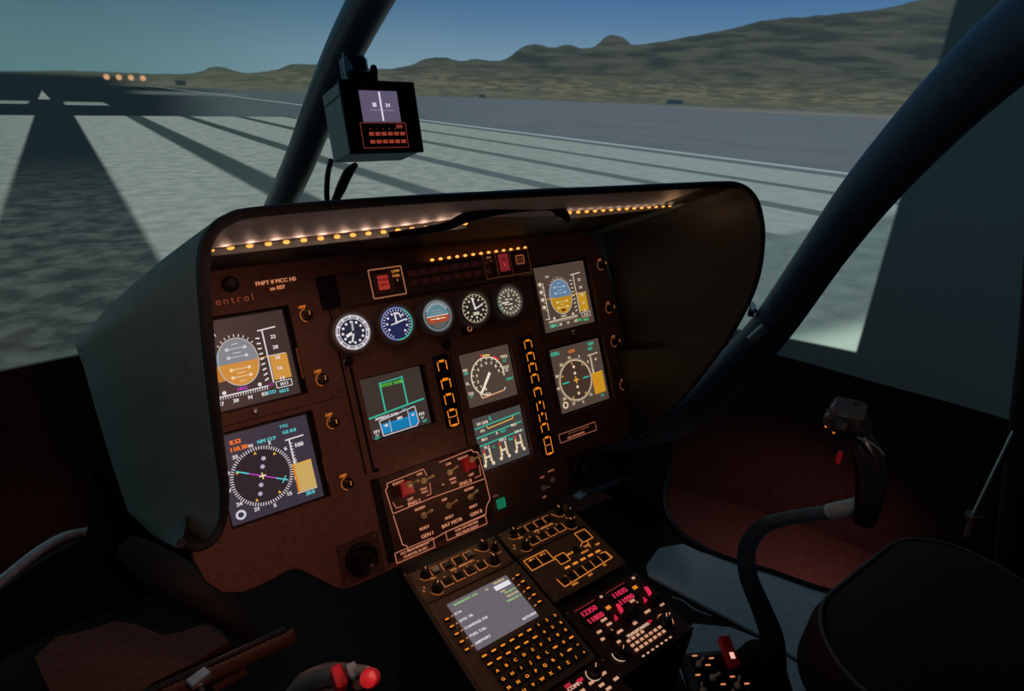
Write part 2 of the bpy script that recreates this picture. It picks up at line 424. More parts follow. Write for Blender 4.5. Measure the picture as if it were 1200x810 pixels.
    out = mix(op('MULTIPLY', numb, .45), out, (120, 135, 130)); out = mix(op('MULTIPLY', tri, .6), out, (150, 160, 155))
    out = spot(8.3, -.34, .35, .17, (14, 22, 22), out)
    out = spot(32.6, -.55, .3, .14, (36, 46, 46), out); out = spot(49.4, -.42, .65, .17, (26, 42, 52), out, 1)
    for k in range(4):
        a = 3.45 + .78 * k
        d = op('SQRT', op('ADD', op('POWER', op('SUBTRACT', az, a), 2), op('POWER', op('MULTIPLY', op('SUBTRACT', el, -.1), 1.0), 2)))
        out = mix(ss(d, .27, .1), out, (205, 155, 112))
    # image stops at the edge of the projected field
    lit = op('MULTIPLY', ss(az, 68.15, 67.85), ss(el, -20.0, -19.75))
    litl = ss(el, -20.7, -20.4)
    edge = op('MULTIPLY', op('MAXIMUM', op('MULTIPLY', ss(el, -19.6 - .9, -19.6 - .7), ss(az, 30, 25)), ss(el, -19.5, -19.2)), ss(az, 68.15, 67.85))
    e = N.new('ShaderNodeEmission'); L.new(out, e.inputs[0]); L.new(op('MULTIPLY', edge, SCREEN_GAIN), e.inputs[1])
    d = N.new('ShaderNodeBsdfDiffuse'); d.inputs[0].default_value = (.62, .80, .82, 1)
    a = N.new('ShaderNodeAddShader'); L.new(e.outputs[0], a.inputs[0]); L.new(d.outputs[0], a.inputs[1])
    L.new(a.outputs[0], N['Material Output'].inputs[0])
    return m

RS = 2.3
def arc_wall(name, z0f, z1f, r, a0, a1, m, n=64, nz=6, thick=0.02):
    mb = MB(); vs = []; fs = []
    for i in range(n + 1):
        a = math.radians(a0 + (a1 - a0) * i / n)
        for j in range(nz + 1):
            z = z0f(math.degrees(a)) + (z1f - z0f(math.degrees(a))) * j / nz
            vs.append((r * math.sin(a), r * math.cos(a), z))
    k = len(vs)
    vs += [(x * (1 + thick / r), y * (1 + thick / r), z) for x, y, z in vs]
    W_ = nz + 1
    for i in range(n):
        for j in range(nz):
            q = [i * W_ + j, (i + 1) * W_ + j, (i + 1) * W_ + j + 1, i * W_ + j + 1]
            fs.append(q); fs.append([k + t for t in q][::-1])
        for j in (0, nz): fs.append([i * W_ + j, (i + 1) * W_ + j, k + (i + 1) * W_ + j, k + i * W_ + j])
    for i in (0, n):
        for j in range(nz): fs.append([i * W_ + j, i * W_ + j + 1, k + i * W_ + j + 1, k + i * W_ + j])
    mb.add(vs, fs, m)
    o = MB.build_flat(mb, name); o.location = EYE; return o
FIELD_BOTTOM = -math.tan(math.radians(20.6)) * RS
scr = arc_wall('projection_screen', lambda a: -math.tan(math.radians(20.55 + .9 * max(0, min(1, (a - 55) / 15)))) * RS, 1.35, RS, -75, 112, projected_image(), 96, 8)
tag(scr, 'large curved screen showing a desert runway, blank grey past its right edge', 'projection screen')
sk = arc_wall('wall_front', lambda a: -2.0, FIELD_BOTTOM - .01, RS + .06, -80, 115, M['skirt'], 64, 1)
tag(sk, kind='structure')
fl = MB(); fl.box((-.48, -.9, -.43), (9, 9, .02), M['room']); tag(fl.build('floor'), kind='structure')
for nm, c_, d_ in (('wall_back', (-.48, -5.4, 1.2), (9, .04, 4)), ('wall_left', (-5, -.9, 1.2), (.04, 9, 4)), ('wall_right', (4.04, -.9, 1.2), (.04, 9, 4)), ('ceiling', (-.48, -.9, 3.2), (9, 9, .04))):
    k_ = MB(); k_.box(c_, d_, M['curtain']); tag(k_.build(nm), kind='structure')

# ---- cabin floor
SP = [tuple(at(u, v, 2, 0.0).xy) for u, v in ((786, 552), (779, 578), (781, 600), (790, 618), (806, 633), (828, 646), (855, 657), (905, 672), (970, 694))]
SILL = [(.50, .16)] + SP + [(1.08, -.62), (1.12, -.9), (1.1, -1.7), (.0, -1.7), (-.9, -1.7), (-.95, .45), (-.7, .50), (.50, .50)]
cf = thing('cabin_floor', Matrix.Identity(4), 'black cabin floor of the simulator under the panel and seats', 'cabin floor')
mb = MB(); mb.prism(SILL, -.03, -.006, M['blackm']); mb.build('floor_plate', cf)  # black also stands in for the shadow left of the grey panel
mb = MB(); p = [V((x, y, .004)) for x, y in SILL[1:12]]; mb.tube(p, .008, M['black'], seg=8, sub=4); mb.build('sill_trim', cf)
fp = thing('side_floor_panel', Matrix.Identity(4), 'pale blue-grey floor panel with a dark seam, right of the console', 'floor panel')
mb = MB(); mb.prism([(.60, -.13)] + [tuple(at(u, v, 2, 0.0).xy) for u, v in ((772, 643), (800, 638), (822, 648))] + SILL[7:12] + [(.72, -.9), (.665, -.46), (.578, -.16)], -.006, .002, M['floor']); mb.build('outer_plate', fp)
mb = MB(); mb.prism([(.36, -.52), (.44, -.36), (.555, -.33), (.625, -.39), (.66, -.46), (.71, -.9), (.36, -.9)], -.03, -.004, M['floor']); mb.build('inner_plate', fp)
mb = MB(); mb.prism([(.455, -.355), (.50, -.2), (.555, -.15), (.572, -.165), (.618, -.385), (.552, -.325)], -.03, -.012, M['nose2']); mb.build('recessed_step', fp)
mb = MB(); mb.tube([at(787, 700, 2, -.006), at(800, 704, 2, -.006), at(815, 715, 2, -.006), at(834, 722, 2, -.006)], .002, M['bracket'], seg=6, sub=3); mb.build('wire', fp)
# ================================================================== SHELL FRAME
g = thing('windshield_frame', Matrix.Translation((0, .5, .4)), 'dark blue tubular windshield frame with centre post and thick right pillar', 'windshield frame')
gi = Matrix.Translation((0, -.5, -.4))
mb = MB(); pp = [at(u, v, 0, -.03) for u, v in ((310, 285), (325, 247), (351, 190), (392, 85), (434, 0), (470, -60), (520, -140))]
mb.tube(pp, [.038, .038, .036, .034, .033, .033, .033], M['frame'], seg=20, sub=5); mb.build('center_post', g, gi)
mb = MB()
pp = [at(u, v, 0, x) for u, v, x in ((655, 520, .57), (715, 510, .60), (765, 500, .64), (812, 478, .69), (862, 430, .73), (905, 382, .75), (962, 300, .76), (1012, 232, .76), (1070, 165, .76), (1135, 98, .75), (1200, 42, .74), (1290, -15, .72))] + [V((.68, -.78, 1.46)), V((.60, -1.05, 1.58)), V((.55, -1.5, 1.62))]
mb.tube(pp, [.050, .050, .050, .050, .049, .046, .046, .050, .054, .058, .062, .064, .064, .064, .064], M['pillar'], seg=24, sub=5); mb.build('right_pillar', g, gi)
mb = MB(); c = at(888, 398, 0, .73) + V((-.045, -.01, .012)); q = at(905, 383, 0, .74) + V((-.045, -.01, .012))
mb.tube([c, q], .011, M['bracket'], seg=12); mb.build('handle_plate', g, gi)
mb = MB(); c = at(881, 364, 0, .72); mb.box(c, (.03, .014, .016), M['black'], .003, Matrix.Rotation(.5, 3, 'Z') @ Matrix.Rotation(-.5, 3, 'Y')); mb.tube([c + V((-.008, -.012, .004)), c + V((.014, .012, .010))], .006, M['metal']); mb.build('latch', g, gi)
# lower tube at the left, seen through the footwell
mb = MB(); pp = [at(u, v, 1, y) for u, v, y in ((-60, 730, .40), (0, 682, .46), (45, 646, .52), (75, 629, .57), (98, 624, .62), (112, 619, .7))]
mb.tube(pp, .011, M['bracket'], seg=16, sub=4); o = mb.build('chin_window_frame', g, gi)
# nose bulkheads
g = thing('nose_shell', Matrix.Translation((0, .45, 0)), 'dark moulded nose shell under the instrument hood, between footwell and right pillar', 'nose shell')
gi = Matrix.Translation((0, -.45, 0))
mb = MB()                                            # curved right wall up to the chin window opening
L = [V((.80, -.02, .0)), V((.80, .0, .06)), V((.80, .0, .14)), V((.79, -.02, .22)), V((.77, -.01, .34)), V((.72, .0, .46))]
vs = []
for p in L:
    for k, (dx, dy) in enumerate(((0, 0), (-.02, .06), (-.06, .2), (-.16, .36), (-.4, .46), (-.8, .48))): vs.append((p.x + dx, p.y + dy, p.z))
fs = [[i * 6 + j, i * 6 + j + 1, (i + 1) * 6 + j + 1, (i + 1) * 6 + j] for i in range(5) for j in range(5)]
mb.add(vs, fs, M['nose'], True); o = mb.build('right_bulkhead', g, gi); sd = o.modifiers.new('s', 'SOLIDIFY'); sd.thickness = .012
mb = MB()
pts = [at(u, v, 1, .60) for u, v in ((-60, 742), (0, 688), (45, 656), (75, 639), (100, 628), (104, 612), (104, 540), (103, 450), (260, 450), (260, 800), (-60, 800))]
pts = [(p.x, p.z) for p in pts]
mb.prism(pts, 0, .015, M['blackm']); mb.build('left_bulkhead', g, gi @ Matrix.Translation((0, .60, 0)) @ Matrix.Rotation(PI / 2, 4, 'X'))
mb = MB(); mb.prism([(-1.7, -.02), (.45, -.02), (.45, .30), (.2, .46), (-.1, .55), (-1.7, .60)], 0, .03, M['nose']); mb.build('left_shade_wall', g, gi @ Matrix.Translation((-.93, 0, 0)) @ Matrix(((0, 0, 1, 0), (1, 0, 0, 0), (0, 1, 0, 0), (0, 0, 0, 1))))  # left wall is out of view, added to block light from the lower hood
mb = MB(); a, b, c = at(160, 655, 1, .3), at(230, 700, 1, .2), at(150, 730, 1, .3)
mb.tube([at(150, 640, 1, .34), at(190, 668, 1, .26), at(240, 700, 1, .18), at(300, 745, 1, .10)], [.025, .04, .04, .02], M['blackm'], seg=14, sub=4); mb.build('moulded_duct', g, gi)

fw = MB(); c = [at(*q, 2, .06) for q in ((60, 815), (40, 770), (66, 747), (105, 738), (135, 728), (160, 732), (190, 744), (212, 741), (250, 727), (268, 752), (230, 775), (180, 800), (160, 815))]
o = fw.prism([(p.x, p.y) for p in c], .0, .06, M['brown']).build('footwell_lining'); tag(o, 'brown footwell lining panel on the floor below the left hood', 'floor panel')

# ================================================================== GLARESHIELD
hood = thing('glareshield', PANEL.copy(), 'deep grey-green hood wrapping round the instrument panel with lit amber strips', 'glareshield')
def rimd(y):
    K = [(-36, 10), (-31.6, 17), (-27.2, 22), (-20.8, 29.3), (-14.4, 35), (-8.3, 38.6), (-2.7, 40.2), (3, 39.8), (8, 38)]
    for (a, b), (c, d) in zip(K, K[1:]):
        if y <= c: t = max(0, (y - a) / (c - a)); return b + (d - b) * t
    return K[-1][1]
def pan(u, v, d):
    q = PANEL.inverted().to_3x3() @ (CR @ V(((u - 600) / 700, (405 - v) / 700, -1))); c = PANEL.inverted() @ CP
    s_ = (d / 100 - c.z) / q.z; return (c + q * s_) * 100
rim = []
for u, v, d in ((212, 636, 22), (224, 641, 19), (238, 640, 18), (250, 632, 17), (259, 615, 17), (263, 590, 19), (262, 560, 22), (257, 520, 26), (251, 470, 31), (246, 420, 35), (242, 370, 38), (239, 330, 40), (239, 305, 40), (243, 284, 40), (253, 267, 39.5), (268, 257, 39), (290, 250, 38.5)):
    p = pan(u, v, d); rim.append(p)
for u, v in ((360, 243), (440, 237), (520, 232), (600, 228), (680, 224), (760, 220), (820, 217), (850, 216)): rim.append(pan(u, v, 38))
for u, v, x in ((862, 217, 41.8), (874, 222, 42.4), (884, 233, 43), (890, 250, 43), (893, 275, 43), (890, 310, 43), (882, 340, 43), (868, 370, 43), (850, 400, 43), (825, 434, 43), (802, 462, 43), (775, 492, 43), (758, 508, 42.5), (748, 516, 41)):
    q = PANEL.inverted() @ at(u, v, 0, x / 100); rim.append(q * 100)
def smooth(P, sub=4):
    Q = []
    for i in range(len(P) - 1):
        p0 = P[max(i - 1, 0)]; p1 = P[i]; p2 = P[i + 1]; p3 = P[min(i + 2, len(P) - 1)]
        for k in range(sub):
            t = k / sub; Q.append(0.5 * ((2 * p1) + (p2 - p0) * t + (2 * p0 - 5 * p1 + 4 * p2 - p3) * t * t + (3 * p1 - p0 - 3 * p2 + p3) * t ** 3))
    return Q + [P[-1]]
rim = [p / 100 for p in smooth(rim)]
nr = len(rim)
# back edge of the outer shell and of the liner
PI_ = PANEL.inverted()
bk = [at(215, 643, 1, -.02), at(180, 628, 1, .05), at(150, 600, 1, .12), at(130, 540, 1, .14), at(112, 480, 1, .15), at(98, 430, 1, .15), at(88, 405, 1, .15), at(93, 392, 1, .14) + V((.01, 0, -.003)),
      V((-.42, .17, .86)), V((-.2, .2, .875)), V((.1, .2, .875)), V((.4, .18, .86)), V((.5, .16, .82)), V((.54, .15, .7)), V((.53, .12, .55)), V((.49, .04, .40))]
kb = [0, 6 * 1, 14, 22, 30, 38, 42, 50, 62, 74, 84, 94, 108, 116, 126, nr - 1]
bks = []
for i in range(nr):
    for a in range(len(kb) - 1):
        if kb[a] <= i <= kb[a + 1]:
            t = (i - kb[a]) / (kb[a + 1] - kb[a]); bks.append(PI_ @ bk[a].lerp(bk[a + 1], t)); break
cx = V((0, -.12, 0))
def liner_back(p):          # where the liner meets the panel
    k_ = 1.07 if p.y > -.2 else 1.0; x = max(-.455, min(.455, p.x * k_)); y = max(-.40, min(.085, p.y * 1.02)); return V((x, y, .004))
mb = MB(); vs = []; K = 8
for i in range(nr):
    out = V((p := rim[i]).to_tuple()); dirn = V((p.x - cx.x, (p.y - cx.y), 0)).normalized() * .006
    for k in range(K + 1):
        t = k / K; b = bks[i]; v = (p + dirn).lerp(b, t)
        v += dirn * 2.4 * math.sin(PI * t) * min(1, i / 24) * min(1, (nr - 1 - i) / 24)
        vs.append(v)
fs = [[i * (K + 1) + j, i * (K + 1) + j + 1, (i + 1) * (K + 1) + j + 1, (i + 1) * (K + 1) + j] for i in range(nr - 1) for j in range(K)]
mb.add(vs, [f for n_, f in enumerate(fs) if n_ // K < nr - 16], M['hood'], True); mb.add(vs, [f for n_, f in enumerate(fs) if n_ // K >= nr - 16], M['blackm'], True); mb.build('outer_shell', hood)  # last rows blackened in colour to stand for shade there
mb = MB(); vs = []
for i in range(nr):
    p = rim[i]
    for k in range(K + 1):
        t = k / K; v = p.lerp(liner_back(p), t); b = V((p.x, p.y, 0)).normalized() * .012 * math.sin(PI * t) * (min(1, (i - 14) / 20) if i < 40 else min(1, (nr - 1 - i) / 24))
        vs.append(v + b)
fa = [f for n_, f in enumerate(fs) if n_ % K < 4 and 50 <= n_ // K < 94]; fb = [f for n_, f in enumerate(fs) if not (n_ % K < 4 and 50 <= n_ // K < 94)]
mb.add(vs, fb, M['liner'], True); mb.build('inner_liner', hood)
mb = MB(); mb.add(vs, fa, M['lip'], True); mb.build('underside_lip', hood)
mb = MB(); mb.tube(rim, .0055, M['trim'], seg=10); mb.build('edge_trim', hood)
for u, v in ((194, 608), (199, 610), (188, 629), (202, 634)):
    mb = MB(); 
    mb.lathe((0, 0, 0), [(.0035, 0), (.004, .002), (.002, .0035)], M['metal'], 10, Matrix.Rotation(-PI / 2, 3, 'Y'))
    mb.build('screw', hood, Matrix.Translation(PI_ @ at(u, v, 1, -.045)))
# LED strips: small amber diodes on a wire under the hood, each row with a real lamp
def led_mesh():
    mb = MB(); mb.lathe((0, 0, 0), [(.0022, -.001), (.0028, .0004), (.0018, .0022), (.0006, .003)], em((255, 165, 75), 1.6), 10, sx=1.7); return mb
led0 = None
def led_row(parent, a, b, n, sc=1.0):
    global led0
    for k in range(n):
        p = V(a).lerp(V(b), k / (n - 1))
        if led0 is None: led0 = led_mesh().build('led', parent); o = led0; o.location = p
        else: o = copy_part(led0, parent, p)
        o.scale = (sc,) * 3
def strip(name, a, b, n, label, power=.1):
    s_ = MB(); pa, pb = V(a), V(b); s_.box((pa + pb) / 2 - V((0, -.0002, .004)), ((pb - pa).length + .01, .016, .003), M['trim'], .0008)
    o = s_.build(name, hood); led_row(o, a, b, n)
    o['label'] = label
    nb = 12
    for k in range(nb):
        p = pa.lerp(pb, (k + .5) / nb) + V((0, -.002, .012)); bulb('led_or_fill', PANEL @ p, power / nb, (1, .60, .42), .006)
a = pan(247, 293, 18); b = pan(545, 262, 18); strip('led_strip', a / 100, b / 100, 17, 'amber light strip under the left half of the hood', .17)
a = pan(657, 250, 22); b = pan(785, 241, 22); strip('led_strip', a / 100, b / 100, 15, 'shorter amber light strip under the right half of the hood', .035)
bulb('led_or_fill', PANEL @ V((.385, .035, .27)), .022, (1, .55, .25), .008)  # extra bulb without a diode, added for a glow on the right wall
# dark cable bracket under the hood top
mb = MB(); pts = [pan(u, v, 24) / 100 for u, v in ((455, 276), (520, 266), (548, 254), (590, 245), (640, 240), (655, 246), (668, 258))]
mb.tube(pts, [.004, .006, .008, .008, .009, .012, .006], M['black'], seg=10, sub=3, flat=.5)
mb.tube([pan(640, 240, 24) / 100, pan(690, 237, 22) / 100, pan(735, 240, 16) / 100], [.006, .004, .002], M['black'], seg=8); mb.build('cable_bracket', hood)

# ================================================================== INSTRUMENT PANEL
def rr(x0, y0, x1, y1, r=0.3, n=4):
    P = []
    for cx_, cy_, a in ((x1 - r, y1 - r, 0), (x0 + r, y1 - r, 90), (x0 + r, y0 + r, 180), (x1 - r, y0 + r, 270)):
        for k in range(n + 1): q = math.radians(a + 90 * k / n); P.append((cx_ + r * math.cos(q), cy_ + r * math.sin(q)))
    return P
def cm(P): return [(x / 100, y / 100) for x, y in P]
ip = thing('instrument_panel', PANEL.copy(), 'reddish brown main instrument panel plate with wavy lower edge', 'instrument panel')
half = [(-37, 8), (-42, 4.5), (-44.6, 0), (-45.5, -6), (-45.5, -30), (-45.4, -34), (-44.6, -37.5), (-42.8, -40), (-40, -41.2), (-37.5, -41.2), (-33.2, -40.6), (-32.2, -40.8), (-31.2, -41.6), (-26.8, -46.4), (-25.6, -47.1), (-24, -47.4), (-12, -47.2)]
outl = half + [(-x, y) for x, y in half[::-1]]
wells = {'pfd': (-39.6, -14.0, -24.1, .5), 'nd': (-39.6, -31.4, -24.0, -17.0)}
DW, DH = 14.0, 13.78
holes = []
for xl in (-39.3, 25.3):
    for yt in (0.0, -17.43): holes.append(rr(xl - .3, yt - DH - .35, xl + DW + 1.0, yt + .55, .2, 2))
CAD = (-15.36, -14.10, 11.4, 10.68); VU = (4.22, -14.03, 11.5, 10.32); VL = (4.22, -26.52, 11.5, 10.32)
for x, y, w_, h_ in (CAD, VU, VL): holes.append(rr(x - .2, y - h_ - .2, x + w_ + (.9 if x < 0 else .25), y + .2, .15, 2))
mb = MB(); mb.prism(cm(outl), -.012, 0, M['panel'], [cm(h) for h in holes]); mb.build('panel_plate', ip)
mb = MB(); e = cm(outl); e = [V((x, y, .0005)) for x, y in e[3:-3]]; mb.tube(e, .0018, M['black'], seg=6); mb.build('edge_bead', ip)
# black wells behind the cut-outs
mb = MB()
for h in holes:
    xs = [p[0] for p in h]; ys = [p[1] for p in h]; mb.box((((min(xs) + max(xs)) / 200), ((min(ys) + max(ys)) / 200), -.019), ((max(xs) - min(xs)) / 100 + .01, (max(ys) - min(ys)) / 100 + .01, .010), M['blackm'])
mb.build('display_wells', ip)
# engraved dividing lines of the inserts and small writing
gf = Gfx(.0004)
for a, b, w_ in (((-18.0, -30), (-18.0, 4), .35), ((24.1, -30), (24.1, 4), .35), ((-16.6, -11.4), (-16.6, -29.6), .5), ((-16.8, -29.6), (-15.6, -29.9), .7), ((2.2, -13.6), (2.0, -31), .35), ((17.6, -13), (17.6, -37), .3), ((-45, -16.0), (-19, -16.0), .12), ((-17.4, 0), (-17.4, -12), .12)) + tuple(((-10.9 + 8.15 * k, -2.6), (-10.9 + 8.15 * k, -10), .1) for k in range(4)):
    gf = Gfx(.0004); gf.line(a, b, w_, M['blackm']); gf.build('panel_seam', ip)
gg = Gfx(.001); gg.text('FNPT II MCC HS', (-25.4, 4.55), .8, CRM, bold=.05); gg.text('sn 007', (-25.4, 3.5), .8, CRM, bold=.05); gg.build('panel_writing', ip)
gf = Gfx(.001); gf.text('entrol', (-34.7, 2.7), 1.5, em((120, 58, 38)), 'L', 1.35); gf.build('maker_name', ip)
def screw_mesh(parent, x, y, r=.28, m=None, name='screw'):
    mb = MB(); mb.lathe((0, 0, 0), [(r / 100, 0), (r / 100, .0008), (r * .6 / 100, .0016), (r * .25 / 100, .0010)], m or M['screw'], 12)
    o = mb.build(name, parent); o.location = (x / 100, y / 100, .0002); return o
scr0 = screw_mesh(ip, -20.2, -15.2)
for x, y in ((-20.3, -16.4), (-18.9, -18.6), (-19.7, -32.9), (-20.6, 1.8), (-41.5, -32.6), (-38.8, -38.7), (-27.2, -42.2), (-17.9, -39.8), (45.2, -15.0), (44.8, -16.4), (24.1, -15.0), (24.0, -16.2), (22.1, -9.7), (-8.2, -12.1), (4.5, -12), (20.5, -12), (24.1, -32.5), (24.5, -40.1), (29.5, -40), (13.5, -41.8), (10.6, -45.3), (16.0, -11.2), (-3.2, -11.2), (-12.6, -11), (8.6, -3.2), (22.6, -3.4), (-6.4, -3.4)):
    copy_part(scr0, ip, (x / 100, y / 100, .0002))
mb = MB(); mb.lathe((0, 0, -.001), [(.012, 0), (.0125, .002), (.010, .004), (.007, .003)], M['black'], 20); o = mb.build('lock_socket', ip); o.location = (-.321, .05, .001)
# rotary knobs with "OFF" legends
def knob(parent, x, y, r=1.0, name='brightness_knob', legend='OFF', mark=ORG, hgt=1.5, lx=-.5, ly=1.35):
    mb = MB(); R_ = r / 100; H = hgt / 100
    mb.lathe((0, 0, 0), [(R_ * 1.15, 0), (R_ * 1.15, .002), (R_ * .85, .0025), (R_ * .8, H * .8), (R_ * .7, H), (R_ * .3, H * 1.02)], M['knob'], 20)
    mb.box((0, R_ * .3, H * 1.04), (R_ * .16, R_ * .9, .0006), mark)
    o = mb.build(name, parent); o.location = (x / 100, y / 100, 0)
    if legend:
        q = Gfx(.0006); q.arc((0, 0), r * 1.35, 100, 260, .13, em((170, 95, 35)), 14); q.text(legend, (lx, ly * r + .35), .62, ORG, bold=.04); q.build('legend', o)
    return o
for x, y, lg in ((-21.8, -1.6, 'OFF'), (-21.6, -12.4, 'OFF'), (-21.4, -19.8, 'OFF'), (-21.3, -30.3, 'OFF'), (43.4, -1.8, None), (43.4, -11.6, None), (43.1, -19.2, None), (43.3, -29.2, None)):
    o = knob(ip, x, y, .8 if x < 0 else .7, legend=lg, mark=em((190, 115, 60)), hgt=1.8)
    if x > 0:
        q = Gfx(.0006); q.arc((0, 0), 1.0, 60, 300, .16, em((120, 70, 40)), 14); q.text('OFF', (0, 1.3), .5, PINK); q.build('legend', o)
for x, y in ((-16.8, -10.4), (6.2, -9.6), (1.9, -11.4)):
    knob(ip, x, y, .75, name='setting_knob', legend=None, mark=M['black'], hgt=1.2)
q = Gfx(.0145); q.arc((6.7, -9.4), .42, 0, 360, .14, em((190, 120, 80)), 16); q.build('knob_ring', ip)
# instrument inserts around displays (copper slits right of the displays)
for x, y0, y1 in ((-24.6, -6.5, -11.6), (-24.4, -25.0, -29), (40.9, -5.8, -11.5), (40.5, -22.5, -27.6)):
    mb = MB(); mb.box((x / 100, (y0 + y1) / 200, .0002), (.0035, (y0 - y1) / 100, .001), M['copper'], .0003); mb.build('slit_insert', ip)
# lower placard
q = Gfx(.0006); q.frame(23.1, -36.7, 33.2, -34.9, .14, em((150, 90, 70))); q.text('IN CASE OF OVERHEAT', (28.5, -35.4), .5, em((130, 75, 60))); q.text('PULL OFF BREAKER', (27.5, -36.2), .5, em((185, 115, 90)), bold=.05)
q.build('lower_placard', ip); q = Gfx(.0006); q.text('TEST', (17, -42.0), .5, PINK); q.text('HORN', (19.4, -41.4), .5, PINK); q.text('OFF', (16.6, -46), .5, PINK); q.text('CALL', (5.6, -41.9), .5, em((150, 80, 70))); q.build('switch_legends', ip)
mb = MB(); mb.box((.064, -.437, .002), (.019, .019, .004), em((20, 105, 75)), .001); o = mb.build('push_button', ip); o['label'] = 'green square push button'

# ---------------------------------------------------------------- toggles
def toggle(parent, x, y, lean=(.25, .5), L=1.9, m=None, r=.26, nut=.62):
    mb = MB(); mb.lathe((0, 0, 0), [(nut / 100, 0), (nut / 100, .0025), (nut * .6 / 100, .003), (nut * .55 / 100, .005)], m or M['metal'], 6)
    d = V((lean[0], lean[1], 1)).normalized() * L / 100
    mb.tube([V((0, 0, .003)), d * .55, d], [r * .55 / 100, r * .7 / 100, r / 100], m or M['metal'], seg=10)
    mb.lathe(d, [(r / 100, -.0005), (r * .9 / 100, .001), (r * .4 / 100, .0018)], m or M['metal'], 10)
    o = mb.build('toggle_switch', parent); o.location = (x / 100, y / 100, 0.0008); return o
BR = mat('brass_toggle', (1, .78, .42), .3, .0, noise=.1, scale=200)
BR2 = mat('nickel_toggle', (1, .82, .65), .3, .0, noise=.1, scale=200)
toggle(ip, 16.8, -44.2, (.4, .2), 1.6, BR2); toggle(ip, 19.3, -43.4, (-.3, .4), 1.6, BR2)

# ---------------------------------------------------------------- multifunction displays
def display_base(name, x, y, w_, h_, bg, label, depth=.9, group=None):
    t = thing(name, onP(x, y), label, 'display screen', group)
    mb = MB(); fr = .0
    mb.prism(cm(rr(-.25, -h_ - .25, w_ + .25, .25, .2, 2)), -(depth + .35) / 100, -(depth - .1) / 100, M['black'], [cm(rr(0, -h_, w_, 0, .1, 2))]); mb.build('bezel', t)
    mb = MB(); mb.box((w_ / 200, -h_ / 200, -(depth + .05) / 100), (w_ / 100, h_ / 100, .003), bg); mb.build('screen', t)
    return t, Gfx(-(depth + .05) / 100 + .0016)
BGL = screen_mat('screen_glow_mauve', (62, 52, 56)); BGL1 = screen_mat('screen_glow_brown', (58, 46, 44)); BGR = screen_mat('screen_glow_taupe', (78, 64, 55)); BGN = screen_mat('screen_glow_violet', (56, 50, 62))
BGC = screen_mat('screen_glow_grey_brown', (60, 50, 46)); BGG = screen_mat('screen_glow_slate', (72, 68, 66)); BGK = screen_mat('screen_glow_pewter', (104, 98, 106))
SKYL = em((132, 132, 138)); SKYL2 = em((60, 110, 150)); GNDL = em((205, 138, 62)); SKYR = em((96, 122, 150)); GNDR = em((180, 132, 30)); YT = em((190, 140, 30))
